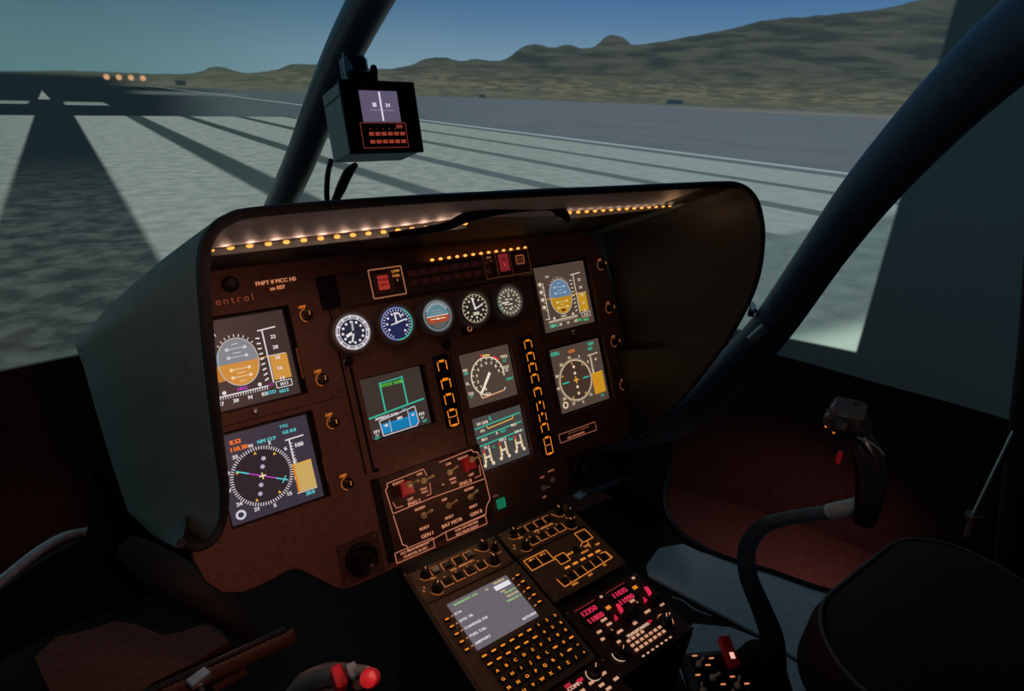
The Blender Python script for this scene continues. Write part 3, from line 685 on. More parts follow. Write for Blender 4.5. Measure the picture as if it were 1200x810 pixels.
def pfd(x, y, bg, sky, gnd, label, left, tape):
    t, q = display_base('primary_flight_display', x, y, DW, DH, bg, label)
    Wt = W if left else em((215, 195, 170)); c = (6.0, -6.85); r = 2.9; hgt = 3.7
    def lob(y0, y1, m):
        P = []
        for k in range(41):
            a = 2 * PI * k / 40; P.append((c[0] + r * math.cos(a), c[1] + math.copysign(abs(math.sin(a)) ** .9, math.sin(a)) * hgt))
        P = [(px, min(max(py, y0), y1)) for px, py in P]; q.poly(P, m)
    if left: q.rect(1.9, -8.0, 3.6, -5.0, em((60, 92, 130))); q.rect(2.6, -9.4, 3.7, -7.0, em((190, 120, 50)))
    lob(c[1] - .1, 50, sky); lob(-50, c[1] - .1, gnd)
    P = [(c[0] + r * math.cos(2 * PI * k / 40), c[1] + math.copysign(abs(math.sin(2 * PI * k / 40)) ** .9, math.sin(2 * PI * k / 40)) * hgt) for k in range(40)]
    q.path(P, .13, em((190, 185, 180)), True)
    for a in range(40, 141, 12): ca, sa = math.cos(math.radians(a)), math.sin(math.radians(a)); q.line((c[0] + ca * 3.1, c[1] + sa * 3.9), (c[0] + ca * 3.45, c[1] + sa * 4.3), .13, Wt)
    pal = em((195, 200, 205)) if left else em((160, 180, 200)); pal2 = em((235, 205, 160)) if left else em((225, 200, 120))
    for dy, hw, m_ in ((2.1, 1.3, pal), (1.4, .6, pal), (.8, 1.3, pal), (2.8, .5, pal), (-1.1, 1.3, pal2), (-1.7, .6, pal2), (-2.3, 1.3, pal2), (-3.0, .5, pal2)):
        q.line((c[0] - hw, c[1] + dy), (c[0] + hw, c[1] + dy), .12, m_)
        if hw > 1: q.disc((c[0] - hw, c[1] + dy), .28, m_, 10); q.disc((c[0] + hw, c[1] + dy), .28, m_, 10)
    q.line((c[0] + 2.8, c[1] - .1), (c[0] + 5.6, c[1] - .1), .13, YE)
    # altitude tape on the right
    q.line((9.6, -2.7), (12.4, -2.5), .2, Wt); q.line((10.3, -2.6), (10.3, -11.2), .2, Wt)
    q.rect(10.5, -10.9, 13.2 if left else 12.9, -6.9, tape); q.line((10.3, -6.9), (13, -6.9), .1, Wt)
    for k in range(9):
        yy = -3.8 - .85 * k; q.line((9.1, yy), (9.7, yy - .1 + .05 * k), .22, Wt)
        if k % 2 == 0: q.text(str((22, 20, 18, 16, 14)[k // 2]), (11.7, yy - .2), .75, Wt, bold=.08)
    q.frame(10.6, -12.2, 13.0, -11.2, .12, Wt); q.text('1013', (11.8, -11.7), .6, Wt, bold=.06)
    q.text('1013', (11.5, -12.8), .7, CY if left else GREEN, bold=.08); q.text('STD', (9.6, -12.6), .7, CY if left else GREEN, bold=.08)
    # heading tape below
    q.line((1.4, -11.6), (9.4, -11.5), .18, Wt)
    for k in range(22): q.line((1.6 + .36 * k, -11.6), (1.6 + .36 * k, -12.05), .1, Wt)
    for k, s_ in enumerate(('27', '30', 'N', '03')): q.text(s_, (2.2 + 2.1 * k, -12.6), .75, Wt, bold=.08)
    q.text('HDG', (5.6, -11.0), .6, MAG if left else Wt, bold=.06); q.disc((3.0, -11.1), .3, Wt, 10); q.disc((8.2, -11.0), .3, Wt, 10)
    if left: q.text('GS', (9.8, -11.4), .55, MAG)
    # speed tape on the left
    q.line((1.7, -3.4), (1.7, -11.0), .18, Wt); q.line((.8, -11.0), (1.9, -11.0), .18, Wt)
    for k in range(4): q.disc((.95, -3.6 - 1.6 * k), .42, Wt, 10); q.line((1.2, -4.3 - 1.6 * k), (1.9, -4.4 - 1.6 * k), .15, Wt)
    q.text('GA', (3.2, -2.2), .6, Wt, bold=.06)
    if not left: q.text('HDG', (2.5, -12.6), .9, TEAL, bold=.1); q.rect(5.3, -10.0, 6.3, -9.5, em((90, 30, 10))); q.line((1.8, -6.9), (4, -6.9), .12, YE)
    q.build('symbology', t)
    mb = MB(); mb.lathe((0, 0, 0), [(.006, 0), (.006, .006), (.0045, .009), (.003, .0095)], M['metal'], 16); o = mb.build('selector_knob', t); o.location = (.066, -.149, .0005)
    return t
def nd(x, y, bg, label, left):
    t, q = display_base('navigation_display', x, y, DW, DH, bg, label)
    Wt = W if left else em((225, 200, 165)); c = (5.6, -7.6); r = 4.25
    q.disc(c, r, em((50, 38, 42) if left else (66, 50, 42)), 40)
    q.ticks(c, r - .12, r + .42, 0, 355, 72, .12, Wt)
    if not left: q.arc(c, r, 0, 360, .14, Wt, 60)
    for k, s_ in enumerate(('E', '6', '3', 'N', '33', '30', 'W', '24', '21', 'S', '15', '12')):
        a = math.radians(30 * k + 8); q.text(s_, (c[0] + 5.25 * math.cos(a), c[1] + 5.1 * math.sin(a)), .75, Wt, bold=.12)
    for a in (95, 50, 155, 245, 300): a = math.radians(a); p = (c[0] + (r - .5) * math.cos(a), c[1] + (r - .5) * math.sin(a)); q.poly([(p[0] - .25, p[1] - .2), (p[0] + .25, p[1] - .2), (p[0], p[1] + .3)], YE)
    if left:
        def dirp(d): a = math.radians(-33); return (c[0] + d * math.cos(a), c[1] + d * math.sin(a) * .8)
        q.line(dirp(-4.2), dirp(-2.2), .2, CY); q.line(dirp(-2.2), dirp(2.2), .16, MAG); q.line(dirp(2.2), dirp(4.2), .2, CY); p = dirp(3.5); q.line((p[0] - .3, p[1] - .5), (p[0] + .4, p[1] + .5), .16, CY)
        for dx, dy in ((.7, 2.6), (.3, 1.4), (-.5, -1.3), (-.9, -2.6)): q.disc((c[0] + dx, c[1] + dy), .34, em((185, 165, 190)), 10)
        q.line((c[0] - .5, c[1]), (c[0] + .5, c[1]), .18, em((235, 225, 150))); q.line((c[0], c[1] + .5), (c[0], c[1] - .5), .18, em((235, 225, 150)))
        q.text('ILS2', (2.9, -1.3), .85, em((255, 120, 40)), bold=.12); q.text('110.30', (3.2, -2.4), .85, em((255, 120, 40)), bold=.12); q.text('NM 12.9', (7.3, -2.3), .7, CY, bold=.08); q.text('TTG', (10.2, -.9), .6, CY, bold=.06); q.text('GS 0.0', (10.9, -1.9), .7, CY, bold=.08)
        q.disc((1.4, -12.4), .75, em((200, 200, 210)), 20); q.disc((1.4, -12.4), .42, bg, 20)
    else:
        for dy in (2.9, 1.5, -1.5, -2.9): q.disc((c[0], c[1] + dy), .34, Wt, 10)
        q.line((c[0] - 3.8, c[1]), (c[0] - 2.0, c[1]), .28, TEAL); q.line((c[0] + 1.9, c[1]), (c[0] + 3.6, c[1]), .28, TEAL)
        q.line((c[0] - .7, c[1]), (c[0] + .7, c[1]), .3, YE); q.line((c[0], c[1] + .8), (c[0], c[1] - .7), .3, YE)
        q.text('VOR1', (1.0, -1.0), 1.0, TEAL, bold=.15); q.text('GPS', (5.8, -1.3), .9, em((215, 120, 50)), bold=.15); q.text('NM', (11.4, -.8), .9, TEAL, bold=.12); q.text('0.0', (11, -1.8), .9, TEAL, bold=.12)
        q.disc((1.5, -12.1), .75, Wt, 20); q.disc((1.5, -12.1), .42, bg, 20)
    q.line((10.0, -3.2), (12.9, -3.1), .2, Wt); q.line((10.6, -3.2), (10.6, -7.4), .22, Wt); q.text('100' if left else '4', (11.9, -4.4), .85, Wt, bold=.12)
    for k in range(7): q.line((10.6, -3.9 - .5 * k), (11.0, -3.9 - .5 * k), .1, Wt)
    q.rect(10.2 if left else 10.0, -11.9, 13.2, -7.4, em((200, 165, 95)) if left else em((195, 140, 30))); q.line((10.0, -7.4), (13.2, -7.3), .2, YE); q.rect(10.2, -11.9, 10.5, -7.4, em((220, 130, 30)))
    if left: q.line((10.0, -12.0), (13.2, -12.0), .12, Wt)
    q.text('20.0' if left else '12', (11.9, -12.5), .75, CY if left else TEAL, bold=.12)
    q.build('symbology', t)
    return t
pfd(-39.3, 0, BGL1, SKYL, GNDL, 'upper left flight display with grey and tan horizon ball, half hidden by hood', True, em((205, 145, 65)))
nd(-39.3, -17.43, BGN, 'lower left navigation display with violet course line across compass rose', True)
pfd(25.3, 0, BGR, SKYR, GNDR, 'upper right flight display with blue and mustard horizon ball', False, YT)
nd(25.3, -17.43, BGR, 'lower right navigation display with yellow cross and dots in compass rose', False)

# ---- caution and fuel display (centre left)
t, q = display_base('caution_display', CAD[0], CAD[1], CAD[2], CAD[3], BGC, 'square display with blue fuel tank diagram left of the engine displays')
q.line((3.4, -1.2), (3.4, -6.4), .28, TEAL); q.line((7.7, -1.0), (7.7, -6.2), .28, TEAL); q.line((3.4, -1.4), (7.7, -1.2), .2, TEAL); q.text('P/TOT HTR', (5.5, -1.9), .75, em((90, 200, 60)), bold=.1)
q.line((0.2, -6.9), (11.0, -6.0), .28, TEAL); q.text('AMBIENT FUEL', (3.4, -7.3), .6, W, bold=.06); q.text('KG', (6.8, -6.9), .5, CY)
q.rect(2.1, -10.2, 8.9, -8.4, BLUE); q.rect(3.9, -10.2, 7.2, -8.8, em((20, 120, 170))); q.rect(7.5, -9.4, 8.9, -7.7, BLUE)
q.path([(1.9, -7.8), (8.9, -6.9), (9.1, -9.8), (8.5, -10.4), (2.1, -10.5)], .2, em((190, 185, 195)), True); q.line((3.7, -8.0), (3.7, -10.4), .18, em((170, 170, 190))); q.line((7.4, -7.3), (7.4, -10.3), .18, em((170, 170, 190)))
q.text('48', (2.9, -8.8), .65, W, bold=.06); q.text('389', (5.6, -8.2), .65, W, bold=.08); q.text('47', (8.2, -8.3), .6, W, bold=.06)
q.text('FF1', (1.0, -9.4), .7, W, bold=.08); q.text('54', (1.0, -10.0), .55, W); q.text('kg/h', (.9, -10.45), .5, TEAL, bold=.06); q.text('FF2', (9.9, -8.6), .7, W, bold=.08); q.text('54', (9.9, -9.3), .55, W); q.text('kg/h', (10.2, -9.9), .5, TEAL, bold=.06)
q.build('symbology', t)
# ---- upper engine display
WE = em((225, 205, 180))
t, q = display_base('engine_display', VU[0], VU[1], VU[2], VU[3], BGR, 'upper engine display with one large white dial and needle')
c = (5.6, -5.2); q.arc(c, 3.7, -12, 268, .26, WE, 50); q.ticks(c, 3.2, 3.7, 0, 250, 13, .2, WE)
for k in range(10): a = math.radians(10 + 26 * k); q.text(str(9 - k), (c[0] + 2.6 * math.cos(a), c[1] + 2.6 * math.sin(a)), .75, WE, bold=.1)
q.arc(c, 4.1, 72, 96, .3, em((230, 190, 90)), 8); q.arc(c, 4.0, 40, 60, .4, REDG, 8); q.disc((4.9, -1.0), .3, REDG, 8)
q.poly([(5.9, -4.4), (6.3, -4.8), (3.6, -8.2), (3.2, -8.0)], em((240, 225, 205))); q.line((3.0, -8.0), (3.4, -9.1), .2, WE); q.line((3.3, -9.1), (8.6, -8.7), .22, em((225, 165, 120))); q.line((8.6, -8.7), (8.9, -8.2), .22, WE)
for x_, y_, s_, m_ in ((.8, -3.0, 'N1', WE), (.9, -3.6, 'dA', TEAL), (.8, -5.6, 'FL', WE), (1.0, -7.6, 'TQ', WE), (1.0, -8.2, '5', TEAL), (9.9, -2.2, 'TRQ', WE), (9.9, -3.0, '12', TEAL), (9.9, -4.4, 'TOT', WE), (10, -5.0, '12', WE), (10.3, -6.8, 'OAT', TEAL), (5.0, -8.6, '12', WE)): q.text(s_, (x_, y_), .72, m_, bold=.1)
q.build('symbology', t)
# ---- lower engine display
t, q = display_base('engine_display', VL[0], VL[1], VL[2], VL[3], BGG, 'lower engine display with teal lines and three pairs of small bar gauges')
for y_ in (-1.7, -3.5, -5.2): q.line((.3, y_ - .3), (11.1, y_ + .2), .24, TEAL)
q.path([(3.1, -2.1), (3.2, -2.6), (9.2, -2.2), (9.2, -1.7)], .22, em((215, 170, 75)))
q.text('N1 (dd)', (2.2, -1.2), .7, WE, bold=.1); q.line((3.9, -1.0), (4.1, -.4), .25, TEAL); q.line((4.0, -.6), (4.4, -1.4), .22, TEAL)
for x_, y_, s_, m_ in ((1.9, -2.7, 'FLI', WE), (1.9, -4.4, '80.5', WE), (4.9, -4.0, 'A', WE), (6.4, -4.0, '10.2', TEAL), (9.0, -3.5, '90.5', WE), (2.0, -6.0, '95.1', WE), (5.9, -5.6, '100.2', WE), (9.8, -5.0, '101.6', WE), (3.6, -6.4, 'C', TEAL), (7.8, -6.0, 'Bar', TEAL)): q.text(s_, (x_, y_), .7, m_, bold=.1)
for k, x0 in enumerate((1.9, 5.7, 9.4)):
    y0 = -6.3 + .3 * k
    for s_ in (-1, 1):
        q.line((x0 + s_ * .6, y0), (x0 + s_ * .75, y0 - 3.0), .34, em((225, 195, 130))); q.line((x0 + s_ * .6, y0), (x0 + s_ * .62, y0 - .7), .36, REDG if s_ < 0 else WE)
        q.disc((x0 + s_ * .95, y0 - 3.1), .36, WE, 10); q.disc((x0 + s_ * .3, y0 - 1.6), .3, WE, 8); q.disc((x0 + s_ * .65, y0 - 2.3), .3, WE, 8)
q.build('symbology', t)

# ---------------------------------------------------------------- soft key columns
def softkey(parent, x, y, w_, h_, kind, m=None):
    m = m or ORG2
    mb = MB(); mb.box((0, 0, .0022), (w_ / 100, h_ / 100, .0045), M['knob'], .0008); k = mb.build('soft_key', parent); k.location = (x / 100, y / 100, .0005)
    q = Gfx(.0046); a, b = w_ * .42, h_ * .40
    q.path([(-a, -b), (-a, b)], .2, m); q.path([(a, -b), (a, b)], .2, m)
    if kind in 'tTb': q.line((-a * .6, b), (a * .6, b), .42, m)
    if kind == 'T': q.line((-a, b * .75), (a, b * .75), .16, m)
    if kind in 'bx': q.line((-a, -b), (a, -b), .15, em((215, 130, 80)))
    if kind in 'x': q.line((-a * .6, -b), (a * .6, -b), .42, m)
    if kind == 'd': q.disc((0, b * .95), .3, m, 10)
    q.build('key_glyph', k); return k
t = thing('soft_key_strip', onP(0, -20), 'strip of four amber lit keys between fuel display and upper engine dial', 'key strip')
mb = MB(); mb.prism(cm(rr(-1.5, -6.7, 1.7, 7.0, .3, 3)), 0, .0012, M['blackm']); mb.build('strip_plate', t)
for y, k in ((5.0, 't'), (1.6, 'T'), (-1.3, 't'), (-4.0, 'b'), (-5.6, 'x')): softkey(t, 0, y, 2.1, 2.2 if y > -4 else 1.6, k)
t = thing('soft_key_strip', onP(19.7, -26), 'tall strip of amber lit keys between engine displays and right flight displays', 'key strip')
mb = MB(); mb.prism(cm(rr(-1.5, -12.6, 1.6, 12.8, .3, 3)), 0, .0012, M['blackm']); mb.build('strip_plate', t)
for i, (y, k) in enumerate(((11.0, 't'), (8.4, 't'), (6.2, 't'), (3.9, 't'), (1.1, 'T'), (-1.8, 'd'), (-4.2, 'd'), (-6.4, 't'), (-9.2, 'b'), (-11.0, 'x'))): softkey(t, 0, y, 2.0, 2.0, k)

# ---------------------------------------------------------------- round gauges
def gauge(i, label, cat='gauge'):
    t = thing(('airspeed_gauge', 'altimeter_gauge', 'standby_horizon', 'climb_rate_gauge', 'torque_gauge')[i], onP(-14.84 + 8.158 * i + (-33.5 - 8.158 * i) * .020, -5.83), label, cat)
    mb = MB(); vs = [(.0300, .014), (.0318, .0146), (.0335, .013), (.0345, .004), (.036, 0)]
    prof = [(.0372, 0), (.0368, .016), (.0345, .021), (.0305, .0214), (.0292, .0190)]
    seg = 40; V_ = []; F_ = []
    for r, z in prof:
        for k in range(seg): a = 2 * PI * k / seg; V_.append((r * math.cos(a), r * math.sin(a), z))
    for j in range(len(prof) - 1):
        for k in range(seg): F_.append([j * seg + k, j * seg + (k + 1) % seg, (j + 1) * seg + (k + 1) % seg, (j + 1) * seg + k])
    mb.add(V_, F_, M['bezel'], True); mb.build('bezel_ring', t)
    fc_ = ((38, 40, 58), (36, 40, 78), (70, 80, 86), (42, 36, 34), (72, 66, 60))[i]
    mb = MB(); mb.lathe((0, 0, 0), [(.0295, .010), (.0295, .0185)], screen_mat('gauge_face_glow', fc_), 40); mb.build('dial_face', t)
    q = Gfx(.0187); Wt = (W, em((205, 205, 225)), W, em((225, 215, 190)), em((200, 190, 165)))[i]; c = (0, 0)
    if i == 0:
        q.arc(c, 2.72, 0, 360, .42, em((185, 180, 185)), 48); q.arc(c, 2.3, 0, 360, .14, em((210, 205, 210)), 40); q.ticks(c, 2.3, 2.95, 0, 330, 12, .18, em((240, 235, 240)))
        for k in range(12): a = math.radians(30 * k); q.disc((1.75 * math.cos(a), 1.75 * math.sin(a)), .23, Wt, 8)
    elif i == 1:
        q.arc(c, 2.8, -100, 60, .2, em((70, 185, 150)), 30); q.arc(c, 2.8, 60, 260, .2, em((120, 130, 185)), 30); q.ticks(c, 2.2, 2.6, -60, 240, 26, .13, Wt)
        for k in range(9): a = math.radians(-50 + 32 * k); q.disc((1.85 * math.cos(a), 1.85 * math.sin(a)), .22, Wt, 8)
    elif i == 2:
        P = lambda y0, y1: [(2.3 * math.cos(a), 2.3 * math.sin(a)) for a in [math.radians(3 * k) for k in range(120)] if 1]
        q.arc(c, 2.65, 0, 360, .3, em((110, 118, 118)), 40)
        q.poly([(x_, max(y_, .0)) for x_, y_ in P(0, 0)], em((92, 128, 138))); q.poly([(x_, max(min(y_, .0), -1.25)) for x_, y_ in P(0, 0)], em((165, 72, 42))); q.poly([(x_ * .8, min(y_, -1.25)) for x_, y_ in P(0, 0)], em((96, 92, 86)))
        q.line((-2.2, .0), (2.2, .0), .14, W); q.line((-1.2, .5), (1.2, .5), .1, WD); q.line((-1, 1.0), (1, 1.0), .1, WD); q.line((-1.5, -.5), (1.5, -.55), .16, WARM); q.poly([(-.4, -.7), (.4, -.7), (0, -.3)], WARM)
        q.ticks(c, 2.0, 2.5, 30, 150, 13, .1, Wt)
    elif i == 3:
        q.arc(c, 2.65, 0, 360, .12, em((175, 160, 125)), 40); q.ticks(c, 2.2, 2.6, 0, 342, 20, .14, Wt)
        for k in range(10): a = math.radians(36 * k + 18); q.disc((1.75 * math.cos(a), 1.75 * math.sin(a)), .2, Wt, 8)
        q.rect(-.6, -1.3, .7, -.7, em((190, 185, 165)))
    else:
        q.arc(c, 2.3, 0, 360, .1, em((175, 160, 135)), 40); q.ticks(c, 1.9, 2.6, 10, 350, 20, .15, Wt); q.arc(c, 2.7, 150, 230, .12, em((60, 130, 90)), 16)
        for dx, dy, w_ in ((0, 1.1, .5), (-.6, .5, .8), (.4, .4, .6), (-1.0, -.4, .7), (0, -.5, 1.1), (.3, -1.2, .5), (-.3, -1.4, .4)): q.rect(dx - w_ / 2, dy - .14, dx + w_ / 2, dy + .14, Wt)
        for k in range(8): a = math.radians(45 * k); q.disc((1.55 * math.cos(a), 1.55 * math.sin(a)), .18, Wt, 8)
    q.build('dial_marks', t)
    if i in (0, 1, 3, 4):
        q = Gfx(.0202)
        if i == 0: q.line((0, 0), (.15, 1.9), .34, em((170, 168, 175))); q.line((0, 0), (-1.3, -.5), .5, W); q.line((0, -.2), (-.5, -1.6), .3, W); q.disc(c, .3, em((50, 50, 70)), 12)
        if i == 1: q.line((-.1, 0), (-.1, 2.0), .3, W); q.line((.0, .2), (1.5, .5), .26, W); q.path([(-.3, 1.9), (.7, 1.7), (.9, .9)], .22, W); q.line((-1.2, -.05), (.3, .25), .2, W)
        if i == 3: q.line((0, 0), (-.35, 2.1), .34, W); q.line((0, -.1), (1.6, .5), .24, W); q.disc(c, .28, W, 12)
        if i == 4: q.line((0, 0), (-2.0, -.1), .22, W); q.disc(c, .3, em((60, 55, 50)), 12)
        q.build('needle', t)
    return t
for i, s_ in enumerate(('leftmost round gauge, black dial with thick white tick ring', 'second round gauge from left, deep blue dial with teal lower rim', 'middle round gauge showing blue sky over orange ground', 'fourth round gauge, black dial with needle and small square window', 'rightmost round gauge, dim brown dial with thin scattered marks')): gauge(i, s_)

# ---------------------------------------------------------------- annunciator panel
t = thing('annunciator_panel', onP(3.7, 1.5), 'long dark warning light panel with amber diodes above the round gauges', 'warning panel')
mb = MB(); mb.box((0, 0, .007), (.40, .053, .014), M['panel2'], .002); mb.build('housing', t)
mb = MB(); mb.tube([(-.2, -.0265, .0135), (.2, -.0265, .0135)], .0011, M['metal'], seg=6); mb.build('lower_edge', t)
mb = MB(); mb.box((-.2145, 0, .003), (.028, .055, .008), M['blackm'], .001); mb.build('left_recess', t)
o = bpy.data.objects.new('light_row', None); COL.objects.link(o); o.parent = t; o.location = (0, 0, 0)
led_row(o, (-.017, .0285, .013), (.194, .0275, .013), 13, .9)
def annlight(x, y, w_, h_, m, glyph=None):
    mb = MB(); mb.box((0, 0, .0015), (w_ / 100, h_ / 100, .003), m, .0006); k = mb.build('warning_light', t); k.location = (x / 100, y / 100, .0142)
    if glyph:
        q = Gfx(.0031); glyph(q); q.build('light_legend', k)
dr = em((28, 10, 8)); 
for r_ in range(2):
    for k in range(8): annlight(-6.2 + 2.2 * k, .9 - 1.7 * r_, 1.9, 1.2, dr, lambda q: q.text('FIRE', (0, 0), .45, em((52, 16, 13)), bold=.05))
q = Gfx(.0145)
q.frame(-14.2, -2.4, -8.1, 2.55, .22, em((150, 95, 65))); q.frame(9.0, -2.3, 19.7, 2.5, .1, em((95, 52, 32))); q.text('LOW', (-9.3, 1.8), .6, AMB, bold=.08); q.text('FUEL', (-9.3, 1.0), .6, AMB, bold=.08); q.text('1', (-9.3, .2), .6, AMB, bold=.08)
q.text('BAT', (10.3, 1.8), .55, em((150, 85, 60)), bold=.06); q.text('DISCH', (10.3, 1.1), .5, em((120, 62, 42))); q.line((11.8, -2.2), (11.8, 2.4), .1, em((95, 50, 32))); q.line((15.2, -2.2), (15.2, 2.4), .1, em((85, 42, 30)))
q.build('panel_outline', t)
annlight(-11.9, .0, 3.6, 3.6, em((30, 12, 10))); annlight(-12.0, .1, 2.1, 2.6, em((170, 50, 40)), lambda q: (q.text('WARN', (0, .5), .6, em((90, 20, 18)), bold=.08), q.text('UNIT', (0, -.4), .6, em((90, 20, 18)), bold=.08)))
annlight(13.5, .4, 2.2, 3.4, em((120, 32, 36)), lambda q: (q.text('FIRE', (0, .6), .6, em((60, 14, 16)), bold=.08), q.text('E', (0, -.5), .7, em((190, 70, 70)), bold=.08)))
annlight(17.3, .5, 2.4, 2.4, em((28, 12, 9)), lambda q: (q.frame(-.9, -.8, .9, .8, .2, em((150, 80, 52))), q.frame(-.4, -.3, .4, .3, .12, em((120, 62, 40)))))

# ---------------------------------------------------------------- engine switch panel
t = thing('engine_switch_panel', onP(-6, -38.5), 'overhang panel with red guarded engine switches and cream outlines', 'switch panel')
X0, Y0 = -6, -38.5
mb = MB(); mb.box((.0005, .0, .0), (.205, .145, .006), M['panel2'], .001); mb.build('panel_plate', t)
mb = MB(); mb.box((-.1085, -.0, .001), (.014, .148, .004), M['blackm'], .0005); mb.build('side_gap', t)
q = Gfx(.0036); C_ = em((185, 115, 88)); LX = lambda x, y: (x - X0, y - Y0)
q.path([LX(-15.4, -33.5), LX(-14.9, -33.1), LX(-14.9, -32.5), LX(-7.8, -32.2), LX(-7.4, -33.6)], .16, C_); q.path([LX(-15.4, -33.5), LX(-15.0, -37.9), LX(-7.6, -37.7), LX(4.0, -37.9), LX(3.6, -32.6), LX(2.6, -32.2), LX(2.4, -31.7), LX(-4.6, -32.0)], .16, C_)
q.path([LX(-15.0, -38.2), LX(-14.5, -43.7), LX(-13.8, -44.2), LX(-13.7, -45.2), LX(-8.6, -44.9), LX(-6.2, -44.6), LX(2.6, -44.4)], .16, C_); q.path([LX(4.0, -38.0), LX(4.1, -42.0), LX(3.5, -42.6), LX(2.9, -43.3), LX(2.6, -44.4)], .16, C_)
q.path([LX(-14.6, -36.0), LX(-14.2, -37.2), LX(-12.9, -37.2)], .13, C_); q.path([LX(-7.2, -35.0), LX(-7.4, -37.0), LX(-8.4, -37.0)], .13, C_); q.path([LX(3.3, -35.0), LX(3.2, -37.0), LX(1.8, -37.0)], .13, C_)
q.frame(-16.2 + 6, -46.4 + 38.5, -8.8 + 6, -44.6 + 38.5, .14, C_); q.frame(-6.2 + 6, -46.2 + 38.5, 2.4 + 6, -44.6 + 38.5, .14, C_)
for k, (ax, s_) in enumerate((( -12.5, 'DO NOT OPERATE'), (-12.5, 'STARTER 30 SEC'), (-1.9, 'GEN OFF BEFORE'), (-1.9, 'BAT MSTR RESET'))): q.text(s_, LX(ax, -45.1 - .75 * (k % 2)), .58, em((195, 125, 95)), bold=.07)
LT = em((205, 135, 100))
for x_, y_, s_, h_ in ((-12.9, -33.0, 'FLIGHT', .6), (-8.8, -32.8, 'ON', .6), (-11.4, -36.5, 'OFF', .6), (-8.6, -35.6, 'VENT', .5), (-8.5, -36.2, 'POS I', .5), (-10.9, -37.3, 'ENG I', .85), (.3, -32.6, 'FLIGHT', .6), (-2.9, -32.8, 'ON', .6), (1.2, -36.2, 'OFF', .6), (-2.7, -35.7, 'MAIN', .5), (-2.6, -36.4, 'IDLE', .5), (-.3, -37.2, 'ENG II', .85), (-10.1, -38.7, 'NORM', .6), (-10.0, -42.3, 'RESET', .65), (-9.8, -43.7, 'GEN I', .85), (-5.2, -38.8, 'ON', .6), (-4.9, -42.2, 'RESET', .6), (-4.6, -43.4, 'BAT MSTR', .85), (.1, -38.6, 'NORM', .6), (.3, -42.0, 'RESET', .6), (.5, -43.4, 'GEN II', .85), (-4.8, -36.0, 'o', .6)): q.text(s_, LX(x_, y_), h_, LT, bold=.07)
q.build('outline_writing', t)
bulb('switch_fill', onP(-8.6, -35.5, 7).translation, .024, (1, .6, .38), .003); bulb('switch_fill', onP(-1.0, -35.5, 7).translation, .020, (1, .6, .38), .003)  # bulbs without fittings, added to brighten the toggles
for x_, y_ in ((-11.9, -34.3), (1.0, -33.9)):
    mb = MB(); mb.prism([(-.013, -.011), (.013, -.011), (.011, .011), (.004, .013), (-.012, .011)], .0, .010, M['red']); mb.prism([(-.013, -.012), (-.009, -.012), (-.009, .012), (-.013, .012)], .010, .016, M['red']); g_ = mb.build('red_guard', t); g_.location = ((x_ - X0) / 100, (y_ - Y0) / 100, .003)
    o = toggle(t, x_ - X0 + .6, y_ - Y0 + .6, (.5, .3), 2.2, BR); o.location.z = .012
for x_, y_, ln in ((-8.2, -34.2, (.8, .4)), (-2.9, -34.4, (.5, .6)), (-9.6, -40.2, (.6, .5)), (-4.5, -40.2, (.6, .5)), (.2, -40.2, (.5, .7))):
    o = toggle(t, x_ - X0, y_ - Y0, ln, 2.2, BR); o.location.z = .003

# ---------------------------------------------------------------- air vents
def vent(x, y, label, rz=0):
    t = thing('air_vent', onP(x, y), label, 'air vent')
    mb = MB(); mb.prism([(-.037, -.034), (.034, -.036), (.037, .030), (.030, .036), (-.036, .034)], 0, .003, M['panel2']); mb.build('vent_plate', t)
    mb = MB(); mb.lathe((0, 0, 0), [(.028, .003), (.027, .012), (.024, .015), (.020, .013), (.017, .008)], M['knob'], 28); mb.build('outer_ring', t)
    mb = MB(); mb.lathe((.003, 0, 0), [(.016, .006), (.015, .024), (.012, .028), (.007, .026)], M['knob'], 24); mb.build('nozzle', t)
    s0 = screw_mesh(t, -2.9, 2.7); s0.location.z = .003
    for a, b in ((2.9, 2.9), (2.8, -2.8), (-2.9, -2.8)): copy_part(s0, t, (a / 100, b / 100, .003))
    return t
vent(-21.9, -43.2, 'square black air vent at the lower left of the brown panel')
vent(27.0, -43.4, 'dim round air vent at the lower right of the panel')

# ================================================================== STANDBY COMPASS DISPLAY ON CENTRE POST
TB = math.radians(16)
c0 = at(397.5, 94, 1, .10)
BF = frame(c0, V((1, 0, 0)), V((0, math.sin(TB), math.cos(TB))), V((0, -math.cos(TB), math.sin(TB))))
t = thing('standby_display_box', BF, 'grey box with small lit screen hung from the centre post', 'display box')
bw, bh, bd = .134, .116, .090
mb = MB(); mb.box((bw / 2, -bh / 2, -bd / 2 - .004), (bw, bh, bd), M['box'], .002); mb.box((-.0005, -bh * .18, -bd / 2), (.002, .002, bd * .9), M['black']); mb.build('housing', t)
mb = MB(); mb.box((bw / 2, -bh / 2, -.002), (bw + .004, bh + .004, .008), M['black'], .002); mb.build('front_plate', t)
mb = MB(); mb.box((.064, -.041, .0025), (.069, .051, .002), screen_mat('standby_screen_glow', (92, 84, 108)), .0005); mb.build('screen', t)
q = Gfx(.0037); q.line((6.5, -1.7), (6.55, -6.5), .3, em((225, 215, 230))); q.text('24', (7.7, -3.9), .8, em((215, 205, 225)), bold=.1); q.rect(5.0, -4.2, 5.7, -3.5, em((205, 195, 215))); q.line((4.4, -4.7), (8.8, -4.75), .08, em((160, 150, 170))); q.build('screen_marks', t)
q = Gfx(.0023); rd = em((120, 48, 36)); q.frame(2.3, -10.9, 10.6, -6.8, .12, rd)
